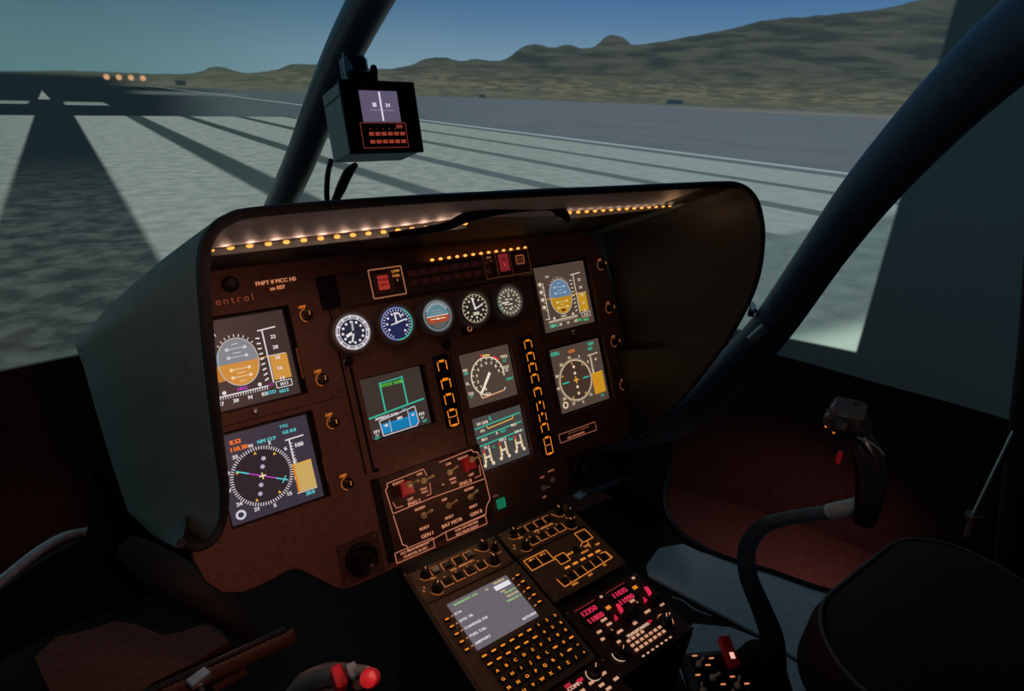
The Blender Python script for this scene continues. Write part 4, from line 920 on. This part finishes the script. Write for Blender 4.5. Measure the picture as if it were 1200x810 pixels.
for r_ in range(2):
    for k in range(6): q.rect(3.6 + 1.15 * k, -8.9 - 1.3 * r_, 4.5 + 1.15 * k, -8.3 - 1.3 * r_, em((140, 58, 44)))
for k in range(6): q.text('NSEW'[k % 4], (4 + 1.15 * k, -7.8), .4, rd)
q.rect(8.8, -7.7, 10.0, -7.1, rd); q.build('correction_card', t)
mb = MB()                                            # mounting bracket
mb.prism([(-.006, -.045), (.012, -.045), (.012, -.02), (.002, .0), (-.01, .012), (-.012, -.02)], 0, .003, M['bracket']); mb.build('bracket_plate', t, Matrix.Translation((.032, .04, -.03)) @ Matrix.Rotation(math.radians(20), 4, 'Y'))
mb = MB(); mb.box((.055, .012, -.04), (.055, .03, .03), M['frame'], .004); mb.box((.05, .035, -.05), (.045, .04, .03), M['frame'], .006); mb.tube([(.068, .02, -.015), (.072, .02, -.015)], .012, M['black'], seg=14); mb.build('mounting_bracket', t)
mb = MB(); mb.tube([at(u, v, 1, y) - V((0, 0, 0)) for u, v, y in ((388, 188, .15), (384, 205, .13), (383, 232, .12), (387, 246, .12))], .005, M['black'], seg=8, sub=3)
o = mb.build('cable'); tag(o, 'thin black cable dropping from the box hung on the centre post', 'cable')
mb = MB(); mb.tube([at(u, v, 1, y) for u, v, y in ((418, 192, .12), (408, 203, .12), (400, 220, .12), (388, 246, .12))], [.004, .009, .009, .005], M['black'], seg=10, sub=3)
o = mb.build('plug_connector'); tag(o, 'thick black plug and lead slanting below the hung display box', 'connector')

# ================================================================== CENTRE CONSOLE
t = thing('centre_console', PED.copy(), 'black console body carrying radio and keypad units below the main panel', 'console')
mb = MB(); mb.box((-.087, -.30, -.245), (.175, .66, .48), M['black'], .004); mb.build('left_column', t)
mb = MB(); mb.box((.084, -.14, -.245), (.168, .352, .48), M['black'], .004); mb.build('right_column', t)
mb = MB(); mb.box((-.1725, -.30, -.004), (.004, .62, .006), M['pedplate'], .001); mb.build('side_rail', t)
def unit(name, x0, y0, x1, y1, label, cat='control unit', m='pedplate', h=.45):
    cx_, cy_ = (x0 + x1) / 2, (y0 + y1) / 2
    t = thing(name, onP(cx_, cy_, 0, PED), label, cat)
    mb = MB(); mb.box((0, 0, h / 200), ((x1 - x0 - .15) / 100, (y1 - y0 - .15) / 100, h / 100), M[m], .0008); mb.build('face_plate', t)
    s0 = None
    for a in (x0 + .55, x1 - .55):
        for b in (y0 + .6, y1 - .6):
            if s0 is None: s0 = screw_mesh(t, a - cx_, b - cy_, .3); s0.location.z = h / 100
            else: copy_part(s0, t, ((a - cx_) / 100, (b - cy_) / 100, h / 100))
    return t, cx_, cy_, h / 100
def pknob(t, x, y, z, r=.85, hgt=1.3, mark=CRM, name='knob'):
    mb = MB(); R_ = r / 100; H = hgt / 100
    mb.lathe((0, 0, 0), [(R_ * 1.1, 0), (R_ * 1.1, .002), (R_ * .85, .003), (R_ * .8, H * .85), (R_ * .65, H)], M['knob'], 18); mb.box((0, R_ * .35, H + .0003), (R_ * .15, R_ * .6, .0005), mark)
    o = mb.build(name, t); o.location = (x / 100, y / 100, z); o.rotation_euler[2] = random.uniform(-1, 1); return o
def pbutton(t, x, y, z, w_, h_, m=None, name='push_button', hgt=.35, txt=None, tm=ORG2, th=.5, bold=.08):
    mb = MB(); mb.box((0, 0, hgt / 200), (w_ / 100, h_ / 100, hgt / 100), m or M['knob'], .0007); 
    if txt is not None:
        q = Gfx(hgt / 100 + .0002)
        if txt == '-': q.rect(-w_ * .33, -.14, w_ * .33, .14, tm)
        else: q.text(txt, (0, 0), th, tm, bold=bold)
        mb2 = q.mb; mb.add(mb2.v, [], M['knob'])
        base = len(mb.v) - len(mb2.v)
        for f, mi_ in zip(mb2.f, mb2.m): mb.f.append([base + k for k in f]); mb.m.append(mb.mi(mb2.mats[mi_])); mb.sm.append(False)
    o = mb.build(name, t); o.location = (x / 100, y / 100, z); return o
# audio panels
for x0, x1, y1, lab in ((-17.3, -.4, -6.75, 'audio selector unit at top left of the console, above the keypad screen'), (.3, 16.4, -6.35, 'audio selector unit at top right of the console')):
    t, cx_, cy_, z = unit('audio_panel', x0, y1, x1, -.05, lab)
    L_ = lambda x, y: (x - cx_, y - cy_); f = (x1 - x0) / 16.9; xx = lambda d: x0 + d * f
    q = Gfx(z + .0003); am = em((190, 112, 58))
    for k in range(4):
        a, b = L_(xx(4.4 + 2.15 * k), -1.7); q.path([(a - .85, b - .7), (a - .85, b + .8), (a + .7, b + .8)], .13, am); pbutton(t, a, b, z, 1.35, 1.2, name='selector_key')
        a, b = L_(xx(5.0 + 2.15 * k), -4.6); q.path([(a - .85, b + .7), (a - .85, b - .8), (a + .8, b - .8)], .13, am); pbutton(t, a, b, z, 1.35, 1.2, name='selector_key'); q.disc((a, b + 1.05), .14, am, 8)
    q.line(L_(xx(12.4), -3.7), L_(xx(12.4), -5.3), .13, am); q.line(L_(xx(12.2), -1.0), L_(xx(12.9), -1.9), .13, am)
    q.text('VOX', L_(xx(7), -3.0), .5, em((210, 130, 75)), bold=.06); q.text('INTERCOM', L_(xx(9.3), -3.0), .45, em((210, 130, 75)), bold=.05)
    for a, b, s_ in ((3.4, -2.9, 'MIC'), (10.6, -3.0, 'ICS'), (1.2, -3.8, 'V'), (.9, -4.4, 'K')): q.text(s_, L_(xx(a), b), .5, am, bold=.05)
    for a, b in ((2.6, -1.6), (2.9, -5.0), (13.9, -1.3), (15.4, -2.7), (13.8, -4.9)): q.arc(L_(xx(a), b), 1.2, 190, 300, .12, em((160, 95, 50)), 10)
    q.build('panel_legends', t)
    for a, b, r_ in ((2.6, -1.6, .8), (2.9, -5.0, .85), (13.9, -1.3, .85), (15.4, -2.7, .6), (13.8, -4.9, .85)): pknob(t, *L_(xx(a), b), z, r_)
# autopilot panel
t, cx_, cy_, z = unit('autopilot_panel', .3, -16.8, 16.4, -6.45, 'autopilot mode panel with amber outlined keys, right of keypad screen')
L_ = lambda x, y: (x - cx_, y - cy_); q = Gfx(z + .0003); am = em((225, 135, 55))
q.frame(*L_(.9, -9.8), *L_(5.7, -7.4), .15, am); q.line(L_(3.3, -7.5), L_(3.3, -9.8), .12, am); q.frame(*L_(6.0, -11.3), *L_(8.1, -9.4), .13, am); q.frame(*L_(12.6, -9.4), *L_(15, -7.0), .14, am)
q.path([L_(3.4, -13.3), L_(3.6, -15.2), L_(14.9, -14.6), L_(14.7, -13.0), L_(13.6, -12.9)], .14, am)
for k in range(6): q.line(L_(5.1 + 1.9 * k, -15.1 + .08 * k), L_(5.1 + 1.9 * k, -13.4 + .08 * k), .1, am)
for k in range(5): q.rect(*L_(6.0 + 1.75 * k, -12.5), *L_(7.1 + 1.75 * k, -12.1), am); 
for a, b, s_ in ((2.1, -7.9, 'AP 1'), (4.5, -7.9, 'AP 2'), (8.9, -10.2, 'BKUP'), (12.6, -10.3, 'YAW'), (11.4, -11.2, 'PITCH'), (14.6, -11.0, 'SAS'), (5.4, -15.6, 'HDG'), (8.9, -15.5, 'ALT'), (12.4, -15.2, 'VS')): q.text(s_, L_(a, b), .5, am, bold=.08)
q.line(L_(5.7, -10.0), L_(6.0, -10.0), .12, am); q.line(L_(11.5, -10.0), L_(12.6, -9.2), .12, am); q.line(L_(13, -11), L_(13.4, -9.6), .12, am); q.build('panel_legends', t)
for a, b, w_ in ((2.1, -8.9, 1.7), (4.5, -8.9, 1.7), (7.05, -10.4, 1.4), (13.8, -8.3, 1.5), (4.4, -14.3, 1.2), (6.2, -14.2, 1.2), (8.1, -14.1, 1.2), (10.0, -14.0, 1.2), (11.9, -13.9, 1.2), (13.7, -13.8, 1.1), (10.3, -10.1, 1.0)): pbutton(t, *L_(a, b), z, w_, 1.15, name='mode_key')
# keypad unit
t, cx_, cy_, z = unit('flight_management_keypad', -17.3, -27.4, -.1, -6.85, 'keypad unit with tilted grey text screen and rows of amber letter keys', 'keypad unit')
L_ = lambda x, y: (x - cx_, y - cy_)
a, b = L_(-9.0, -12.9); mb = MB(); mb.box((a / 100, b / 100, z + .0008), (.112, .090, .0016), BGK, .0004); mb.build('screen', t)
q = Gfx(z + .0018); gr = em((150, 205, 120)); yl = em((215, 190, 130)); wh = em((225, 222, 228)); sx, sy = a - 5.6, b + 4.5
q.text('BARNEGAT GPS', (sx + .4 + 2.6, sy - .7), .5, gr, 'C', 1.1, .06); q.text('L/L', (sx + 6.9, sy - .8), .45, yl, 'C', 1, .05); q.text('TRUDDI', (sx + 9.3, sy - .5), .5, yl, 'C', 1.1, .05); q.rect(sx + 8.0, sy - 1.9, sx + 10.9, sy - 1.0, wh); q.text('NAV', (sx + 8.9, sy - 2.4), .4, yl, 'C', 1, .04)
for k, (s_, m_) in enumerate((('50:26/16', gr), ('MASTER', yl), ('W002:07.3', gr))): q.text(s_, (sx + 11.0, sy - 2.9 - .75 * k), .5, m_, 'R', 1.1, .05)
for k, s_ in enumerate(('ETA', 'DTK TK', 'COMPASS FIX', 'FUEL CAL', 'AIRPORT')): q.text(s_, (sx + .2, sy - 2.2 - 1.45 * k), .55, wh, 'L', 1.1, .07)
q.text('RETURN', (sx + 11.0, sy - 8.3), .55, wh, 'R', 1.1, .07)
am = ORG2
for k in range(5): q.line((a - 6.1, sy - 2.3 - 1.45 * k), (a - 5.7, sy - 2.2 - 1.45 * k), .14, CRM)
for k in range(5): q.line((a + 5.9, sy - 1.3 - 1.5 * k), (a + 6.4, sy - 1.2 - 1.5 * k), .14, CRM)
q.build('screen_text', t)
for k in range(5): pbutton(t, a - 6.9, sy - 2.4 - 1.45 * k, z, 1.0, .7, txt='-', name='line_key'); pbutton(t, a + 7.1, sy - 1.1 - 1.5 * k, z, 1.0, .7, txt='-', name='line_key')
rows = ['------123', '------456', 'ABCDEF789', 'GHIJKL-0-', 'MNOPQRS-=', 'TUVWXYZ/+']
for r_, row in enumerate(rows):
    for k, ch in enumerate(row):
        x_ = -14.3 + 1.6 * k if r_ < 2 else -14.0 + 1.55 * k
        if r_ < 2 and k > 5: x_ = -14.3 + 1.6 * k + .1
        pbutton(t, *L_(x_, -18.75 - 1.42 * r_), z, 1.15, .9, txt=ch, name='key', th=.62, tm=em((240, 140, 40)), bold=.1)
# radio unit
t, cx_, cy_, z = unit('radio_panel', .3, -31.7, 16.3, -18.9, 'radio unit with two red digit windows at lower right of the console', m='panel2')
L_ = lambda x, y: (x - cx_, y - cy_); q = Gfx(z + .0010)
for x0, d1, d2 in ((2.0, '12350', '11800'), (8.7, '11035', '11090')):
    a, b = L_(x0 + 1.95, -21.5); mb = MB(); mb.box((a / 100, b / 100, z + .0004), (.044, .032, .0008), M['black']); mb.build('digit_window', t)
    q.text(d1, (a, b + .75), 1.15, REDL, 'C', 1.0, .16); q.text(d2, (a + .1, b - .75), 1.15, REDL, 'C', 1.0, .16); q.line((a - 2.1, b + 1.8), (a + 2.1, b + 1.85), .12, em((130, 40, 40)))
tn = em((205, 150, 120))
for x_, y_, s_ in ((6.6, -22.2, '1'), (13.2, -21.6, '1')): q.rect(*L_(x_, y_), *L_(x_ + .9, y_ + .6), em((220, 130, 40)))
for x_, y_, w_ in ((4.3, -23.4, 1.2), (2.4, -24.6, .9), (4.6, -24.4, 1.0), (2.1, -25.8, .7), (5.0, -26.2, 1.2), (10.8, -23.2, 1.0), (11.4, -25.9, 1.2), (8.3, -26.4, .8), (14.6, -26.2, .9), (10.6, -24.8, .8), (3.9, -27.4, .7), (14.5, -20.0, .6), (7.2, -20.0, .5)): q.rect(*L_(x_, y_), *L_(x_ + w_, y_ + .42), tn)
for r_ in range(3):
    for k in range(7 - (r_ == 0) * 3): q.rect(*L_(5.3 + .98 * k, -28.1 - .85 * r_), *L_(5.95 + .98 * k, -27.65 - .85 * r_), tn)
q.text('TRANSPONDER', L_(8.2, -27.3), .6, em((230, 190, 160)), bold=.1); q.rect(*L_(10.4, -27.4), *L_(11.3, -27.0), em((170, 30, 60)))
q.arc(L_(3.0, -28.7), 1.2, 150, 330, .14, em((220, 190, 160)), 14); q.arc(L_(13.2, -28.4), 1.2, -60, 200, .14, em((210, 140, 90)), 14); q.line(L_(15, -27.7), L_(14.2, -28.2), .16, tn); q.build('digits_and_legends', t)
for k in range(7): pbutton(t, *L_(5.6 + .98 * k, -30.9), z, .75, .6, name='preset_key', txt='-', tm=tn)
for x_, y_ in ((7.4, -24.0), (13.9, -24.0)):
    a, b = L_(x_, y_); mb = MB(); mb.lathe((0, 0, 0), [(.0105, 0), (.0105, .006), (.006, .007), (.0055, .013), (.004, .0135)], M['knob'], 20)
    k = mb.build('tuning_knob', t); k.location = ((a + 1.2) / 100, (b - .9) / 100, z)
    mb = MB(); mb.prism([(-.004, -.0075), (.003, -.006), (.006, .006), (.001, .009)], 0, .003, em((215, 40, 75))); k = mb.build('transfer_key', t); k.location = ((a + 1.0) / 100, (b + 1.0) / 100, z)
    mb = MB(); mb.prism([(-.004, -.004), (.003, -.003), (.002, .005)], 0, .003, em((190, 35, 65))); k = mb.build('transfer_key', t); k.location = ((a - .7) / 100, (b + .1) / 100, z)
pknob(t, *L_(3.2, -28.9), z, 1.0); pknob(t, *L_(13.0, -28.5), z, 1.1); pknob(t, *L_(10.9, -24.4), z, .7); pknob(t, *L_(4.1, -25.9), z, .7)
# transponder strip below the keypad
t, cx_, cy_, z = unit('radio_panel', -17.3, -38, .8, -27.6, 'radio unit cut off by the bottom edge, below the amber letter keys', m='panel2')
L_ = lambda x, y: (x - cx_, y - cy_); q = Gfx(z + .0006)
for x_, y_, w_ in ((-7.6, -29.6, .9), (-5.8, -30.2, .8), (-4.0, -30.0, .9), (-6.6, -31.0, 1.2), (-3.0, -31.0, .9), (-1.6, -29.9, .9), (-8.6, -30.8, .8), (-4.6, -31.4, .8), (-.6, -31.4, .9), (-2.5, -31.9, .9)): q.rect(*L_(x_, y_), *L_(x_ + w_, y_ + .42), tn)
q.text('COMM', L_(-6.0, -28.9), .7, em((225, 170, 150)), bold=.1); q.rect(*L_(-7.2, -28.6), *L_(-6.2, -28.1), em((180, 35, 55))); q.rect(*L_(-5.2, -28.9), *L_(-4.2, -28.4), em((190, 35, 60))); q.arc(L_(-2.4, -28.9), 1.1, 130, 300, .14, em((210, 170, 140)), 12); q.build('legends', t)
pknob(t, *L_(-2.2, -28.9), z, 1.0); pknob(t, *L_(-9.5, -30), z, 1.0); pknob(t, *L_(-13, -30), z, 1.0)

# ================================================================== CONTROLS
def stick(name, label, pts, r, grip=None):
    t = thing(name, Matrix.Translation(pts[0]), label, 'control stick'); gi = Matrix.Translation(-V(pts[0]))
    mb = MB(); mb.tube(pts, r, M['frame'], seg=16, sub=6); mb.build('stick_tube', t, gi); return t, gi
# copilot's cyclic
X_ = .38
pp = [at(905, 790, 0, X_), at(905, 750, 0, X_), at(893, 715, 0, X_), at(877, 675, 0, X_), at(876, 642, 0, X_), at(893, 618, 0, X_), at(925, 607, 0, X_), at(975, 600, 0, X_), at(1012, 594, 0, X_)]
t, gi = stick('cyclic_stick', "curved dark control stick standing in front of the right seat", pp, [.026, .021, .018, .0165, .0155, .0135, .0115, .011, .011])
mb = MB(); mb.tube([at(972, 600, 0, X_), at(988, 597, 0, X_), at(1008, 592, 0, X_)], [.0125, .0135, .012], M['bracket'], seg=14); mb.box(at(1006, 592, 0, X_) + V((0, 0, .010)), (.016, .016, .012), M['bracket'], .003); mb.build('clamp', t, gi)
g0, g1, g2, g3, g4 = (at(1012, 612, 0, X_), at(1020, 575, 0, X_), at(1018, 540, 0, X_), at(1006, 512, 0, X_), at(990, 492, 0, X_))
mb = MB(); mb.tube([g0, g1, g2, g3], [.015, .020, .021, .018], M['knob'], seg=16, sub=5); mb.build('grip', t, gi)
mb = MB(); hd = at(988, 493, 0, X_ - .01); mt = Matrix.Rotation(math.radians(-18), 3, 'Y') @ Matrix.Rotation(.3, 3, 'Z'); mb.box(hd + V((.004, -.004, -.002)), (.052, .060, .036), M['knob'], .012, mt); mb.box(hd + V((.006, 0, .018)), (.042, .046, .014), M['bracket2'], .006, mt); mb.tube([hd + V((.01, -.004, -.01)), at(1010, 520, 0, X_)], [.024, .02], M['knob'], seg=14); mb.lathe(hd + V((.014, -.006, .02)), [(.006, -.004), (.006, .006), (.004, .009)], M['black'], 12); mb.build('grip_head', t, gi)
mb = MB(); mb.prism([(-.006, -.008), (.007, -.008), (.002, .010), (-.002, .010)], -.003, .003, M['red']); mb.build('trigger', t, gi @ Matrix.Translation(at(983, 536, 0, X_ - .012)) @ Matrix.Rotation(PI / 2, 4, 'X') @ Matrix.Rotation(.5, 4, 'Y'))
mb = MB(); mb.tube([at(u, v, 0, X_ - .022) for u, v in ((1005, 513, ), (1018, 518), (1030, 526), (1036, 534))], .0018, M['metal'], seg=6, sub=3); mb.build('finger_guard', t, gi)
mb = MB(); bc = at(893, 775, 0, X_); mb.lathe(bc + V((0, 0, -.16)), [(.095, 0), (.088, .05), (.066, .10), (.050, .14), (.036, .175), (.022, .19)], M['blackm'], 24); mb.build('rubber_boot', t, gi)
mb = MB(); 
for u, v in ((972, 503), (977, 507), (968, 500)): mb.lathe(at(u, v, 0, X_ - .032), [(.002, -.001), (.002, .001)], em((200, 110, 50)), 8)
mb.build('lit_buttons', t, gi)

# pilot's cyclic grip at the bottom edge
X_ = -.37
pp = [at(345, 900, 0, X_), at(362, 855, 0, X_), at(378, 820, 0, X_)]
t, gi = stick('cyclic_stick', 'left control stick with red trigger and red button at the bottom edge', pp, [.014, .015, .016])
gp = mat('grip_brown_plastic', (.50, .36, .30), .35, noise=.15)
mb = MB(); mb.tube([at(u, v, 0, X_) for u, v in ((338, 818), (358, 800), (385, 790), (412, 788), (432, 786))], [.010, .013, .011, .007, .003], gp, seg=14, sub=4); mb.build('grip_head', t, gi)
mb = MB(); mb.tube([at(u, v, 0, X_ + .004) for u, v in ((352, 812), (372, 800), (400, 795), (420, 800))], [.008, .010, .009, .006], M['black'], seg=12, sub=3); mb.build('grip', t, gi)
mb = MB(); a_ = at(397, 797, 0, X_ - .012); mb.box(a_, (.010, .020, .024), M['red'], .002, Matrix.Rotation(.35, 3, 'X')); mb.build('trigger_guard', t, gi)
mb = MB(); a_ = at(433, 795, 0, X_ - .004); mb.lathe(a_, [(.007, -.006), (.0078, 0), (.0066, .004), (.003, .006)], M['red'], 18, Matrix.Rotation(.6, 3, 'X') @ Matrix.Rotation(-.5, 3, 'Y')); mb.build('red_button', t, gi)
mb = MB(); mb.box(at(414, 786, 0, X_ - .004), (.008, .014, .006), M['bracket'], .001); mb.build('metal_clip', t, gi)

# collective head between the seats
c0 = at(843, 788, 2, .50)
CF = Matrix.Translation(c0) @ Matrix.Rotation(math.radians(-28), 4, 'Z') @ Matrix.Rotation(math.radians(18), 4, 'X')
t = thing('collective_lever', CF, 'switch head with red guard and amber switches right of the radio unit', 'control lever')
mb = MB(); mb.box((0, -.02, -.015), (.085, .10, .03), M['knob'], .008); mb.build('switch_head', t)
mb = MB(); mb.tube([(0, -.06, -.015), (.05, -.16, -.03), (.15, -.34, -.08), (.28, -.6, -.18)], [.022, .02, .018, .018], M['frame'], seg=14, sub=4); mb.build('lever_tube', t)
mb = MB(); mb.prism([(-.006, -.020), (.007, -.020), (.006, .018), (-.007, .018)], .0, .014, M['red']); mb.prism([(-.003, -.012), (.003, -.012), (.003, -.004), (-.003, -.004)], .014, .0145, em((235, 190, 170))); o = mb.build('red_guard', t); o.location = (.019, .022, .001)
for x_, y_, ln in ((-.025, .012, (.4, .3)), (-.012, -.006, (.6, .1)), (.018, -.018, (.2, .6)), (.0, -.03, (.5, .3)), (-.03, -.02, (-.3, .4)), (.028, -.03, (.3, -.2))):
    o = toggle(t, x_ * 100, y_ * 100, ln, 1.3, BR2, .2, .45); o.location.z = .0
q = Gfx(.0004)
for x_, y_ in ((-3, 2.2), (-1.6, .9), (-3.4, -.2), (-.4, -1.6), (1.2, -.8), (2.8, -1.8), (-2.2, -3.2), (1.0, -3.6), (3.2, -3.6), (-.8, 1.7)): q.rect(x_, y_, x_ + .7, y_ + .22, em((210, 130, 80)))
q.build('legends', t)

t = thing('pedal_lock_lever', Matrix.Translation(at(682, 580, 1, -.16)), 'small pale metal plate on a thin dark rod right of the panel bottom', 'lever'); gi = Matrix.Translation(-at(682, 580, 1, -.16))
mb = MB(); mb.tube([at(682, 580, 1, -.16), at(700, 574, 1, -.12), at(740, 558, 1, .0)], .005, M['frame'], seg=10); mb.build('rod', t, gi)
mb = MB(); mb.box(at(680, 581, 1, -.16), (.026, .020, .006), M['bracket'], .0015, Matrix.Rotation(.2, 3, 'Z')); mb.build('end_plate', t, gi)

# ================================================================== SEAT
t = thing('copilot_seat', Matrix.Translation((.48, -.95, .0)), 'dark upholstered seat with pale piping at the lower right', 'seat')
gi = Matrix.Identity(4)
def cushion(w_, l_, h_, m, r=.10, n=10, ny=14, crown=.03):
    mb = MB(); out = rr(-w_ * 50, -l_ * 50, w_ * 50, l_ * 50, r * 100, n); out = [(x / 100, y / 100) for x, y in out]; vs = []; N_ = len(out)
    for s_, z in ((.93, -h_ / 2), (1.0, -h_ * .3), (1.0, h_ * .25), (.985, h_ * .40), (.94, h_ * .5), (.7, h_ * .5 + crown * .6), (.35, h_ * .5 + crown * .95), (.02, h_ * .5 + crown)): vs += [(x * s_, y * s_, z) for x, y in out]
    fs = [[i * N_ + k, i * N_ + (k + 1) % N_, (i + 1) * N_ + (k + 1) % N_, (i + 1) * N_ + k] for i in range(7) for k in range(N_)]; fs.append(list(range(N_))[::-1]); fs.append([7 * N_ + k for k in range(N_)])
    mb.add(vs, fs, m, True); return mb, out
mb, out = cushion(.46, .52, .12, M['seat'], .13); o = mb.build('seat_cushion', t); o.location = (.0, .045, .40); o.rotation_euler = (math.radians(4), 0, 0)
mp = MB(); mp.tube([V((x * .97, y * .97, .058)) for x, y in out + out[:1]], .0028, M['piping'], seg=6); mp.build('piping', o)
mb = MB(); mb.box((0, .02, .28), (.34, .42, .10), M['blackm'], .02); mb.box((-.15, .02, .12), (.04, .42, .23), M['black'], .01); mb.box((.15, .02, .12), (.04, .42, .23), M['black'], .01); mb.build('seat_pan', t)
mb, out = cushion(.46, .70, .12, M['seat'], .12); o = mb.build('backrest', t); o.location = (.0, -.29, .76); o.rotation_euler = (math.radians(98), 0, 0)
# strut by the right door
mb = MB(); a_, b_ = at(1190, 505, 0, .78), at(1141, 606, 0, .66)
t = thing('door_strut', Matrix.Translation(b_), 'thin pale metal strut at the right edge above the seat', 'strut'); gi = Matrix.Translation(-b_)
mb.tube([b_, a_, a_ + (a_ - b_) * .3], .0055, M['metal'], seg=10); mb.build('rod', t, gi)
mb = MB(); mb.lathe(b_, [(.012, -.006), (.014, 0), (.012, .006)], M['metal'], 14); mb.tube([b_, at(1134, 632, 0, .62)], .007, M['brown'], seg=8); mb.build('end_fitting', t, gi)
t = thing('door_post', Matrix.Translation((.86, -.9, 0)), 'black door post at the right edge of the frame', 'door post')
mb = MB(); q1, q2, q3 = at(1232, 300, 0, .80), at(1224, 400, 0, .80), at(1212, 500, 0, .80)
mb.tube([q1 + (q1 - q2) * 2, q1, q2, q3, q3 + (q3 - q2) * 2.5], .035, M['blackm'], seg=14, sub=3); mb.build('post_tube', t, Matrix.Translation((-.86, .9, 0)))

# ================================================================== PEDAL AREA (bottom left)
P0, P1 = at(345, 745, 2, .22), at(180, 822, 2, .22)
t = thing('pedal_adjuster', Matrix.Translation(P1), 'ribbed brown tube with silver clamp slanting across the lower left footwell', 'pedal rail'); gi = Matrix.Translation(-P1)
mb = MB(); mb.tube([P0, P1, P1 + (P1 - P0) * .5], .013, M['brown'], seg=14)
for k in range(26): p = P0.lerp(P1, k / 26); mb.tube([p, p + (P1 - P0).normalized() * .003], .0145, M['brown'], seg=14)
mb.build('ribbed_tube', t, gi)
up = V((0, 0, 1)); sd_ = (P1 - P0).normalized().cross(up)
mb = MB(); mb.tube([P0 + V((-.012, .012, .012)), P1 + V((-.012, .012, .012)) + (P1 - P0) * .5], .006, M['black'], seg=10); mb.build('guide_rod', t, gi)
mb = MB(); c_ = at(233, 795, 2, .25); mb.box(c_, (.035, .022, .012), M['bracket'], .002, Matrix.Rotation(.35, 3, 'Z')); mb.box(c_ + V((.0, -.01, -.015)), (.008, .008, .03), M['bracket'], .001); mb.build('clamp', t, gi)
mb = MB(); mb.tube([at(288, 787, 2, .20), at(250, 808, 2, .20)], .008, M['brown'], seg=10); mb.build('short_tube', t, gi)
for k, (u, v) in enumerate(((358, 681), (374, 696), (338, 711), (322, 798))):
    pass

# ================================================================== GROUPS OF LIKE THINGS
GR = {'primary_flight_display': 'flight and navigation displays', 'navigation_display': 'flight and navigation displays', 'engine_display': 'engine displays', 'soft_key_strip': 'soft key strips', 'air_vent': 'air vents on the panel',
      'audio_panel': 'audio selector units', 'radio_panel': 'radio units', 'cyclic_stick': 'control sticks', 'airspeed_gauge': 'round gauges in a row', 'altimeter_gauge': 'round gauges in a row', 'standby_horizon': 'round gauges in a row', 'climb_rate_gauge': 'round gauges in a row', 'torque_gauge': 'round gauges in a row'}
for o in COL.objects:
    if o.parent is None and o.name.split('.')[0] in GR: o['group'] = GR[o.name.split('.')[0]]
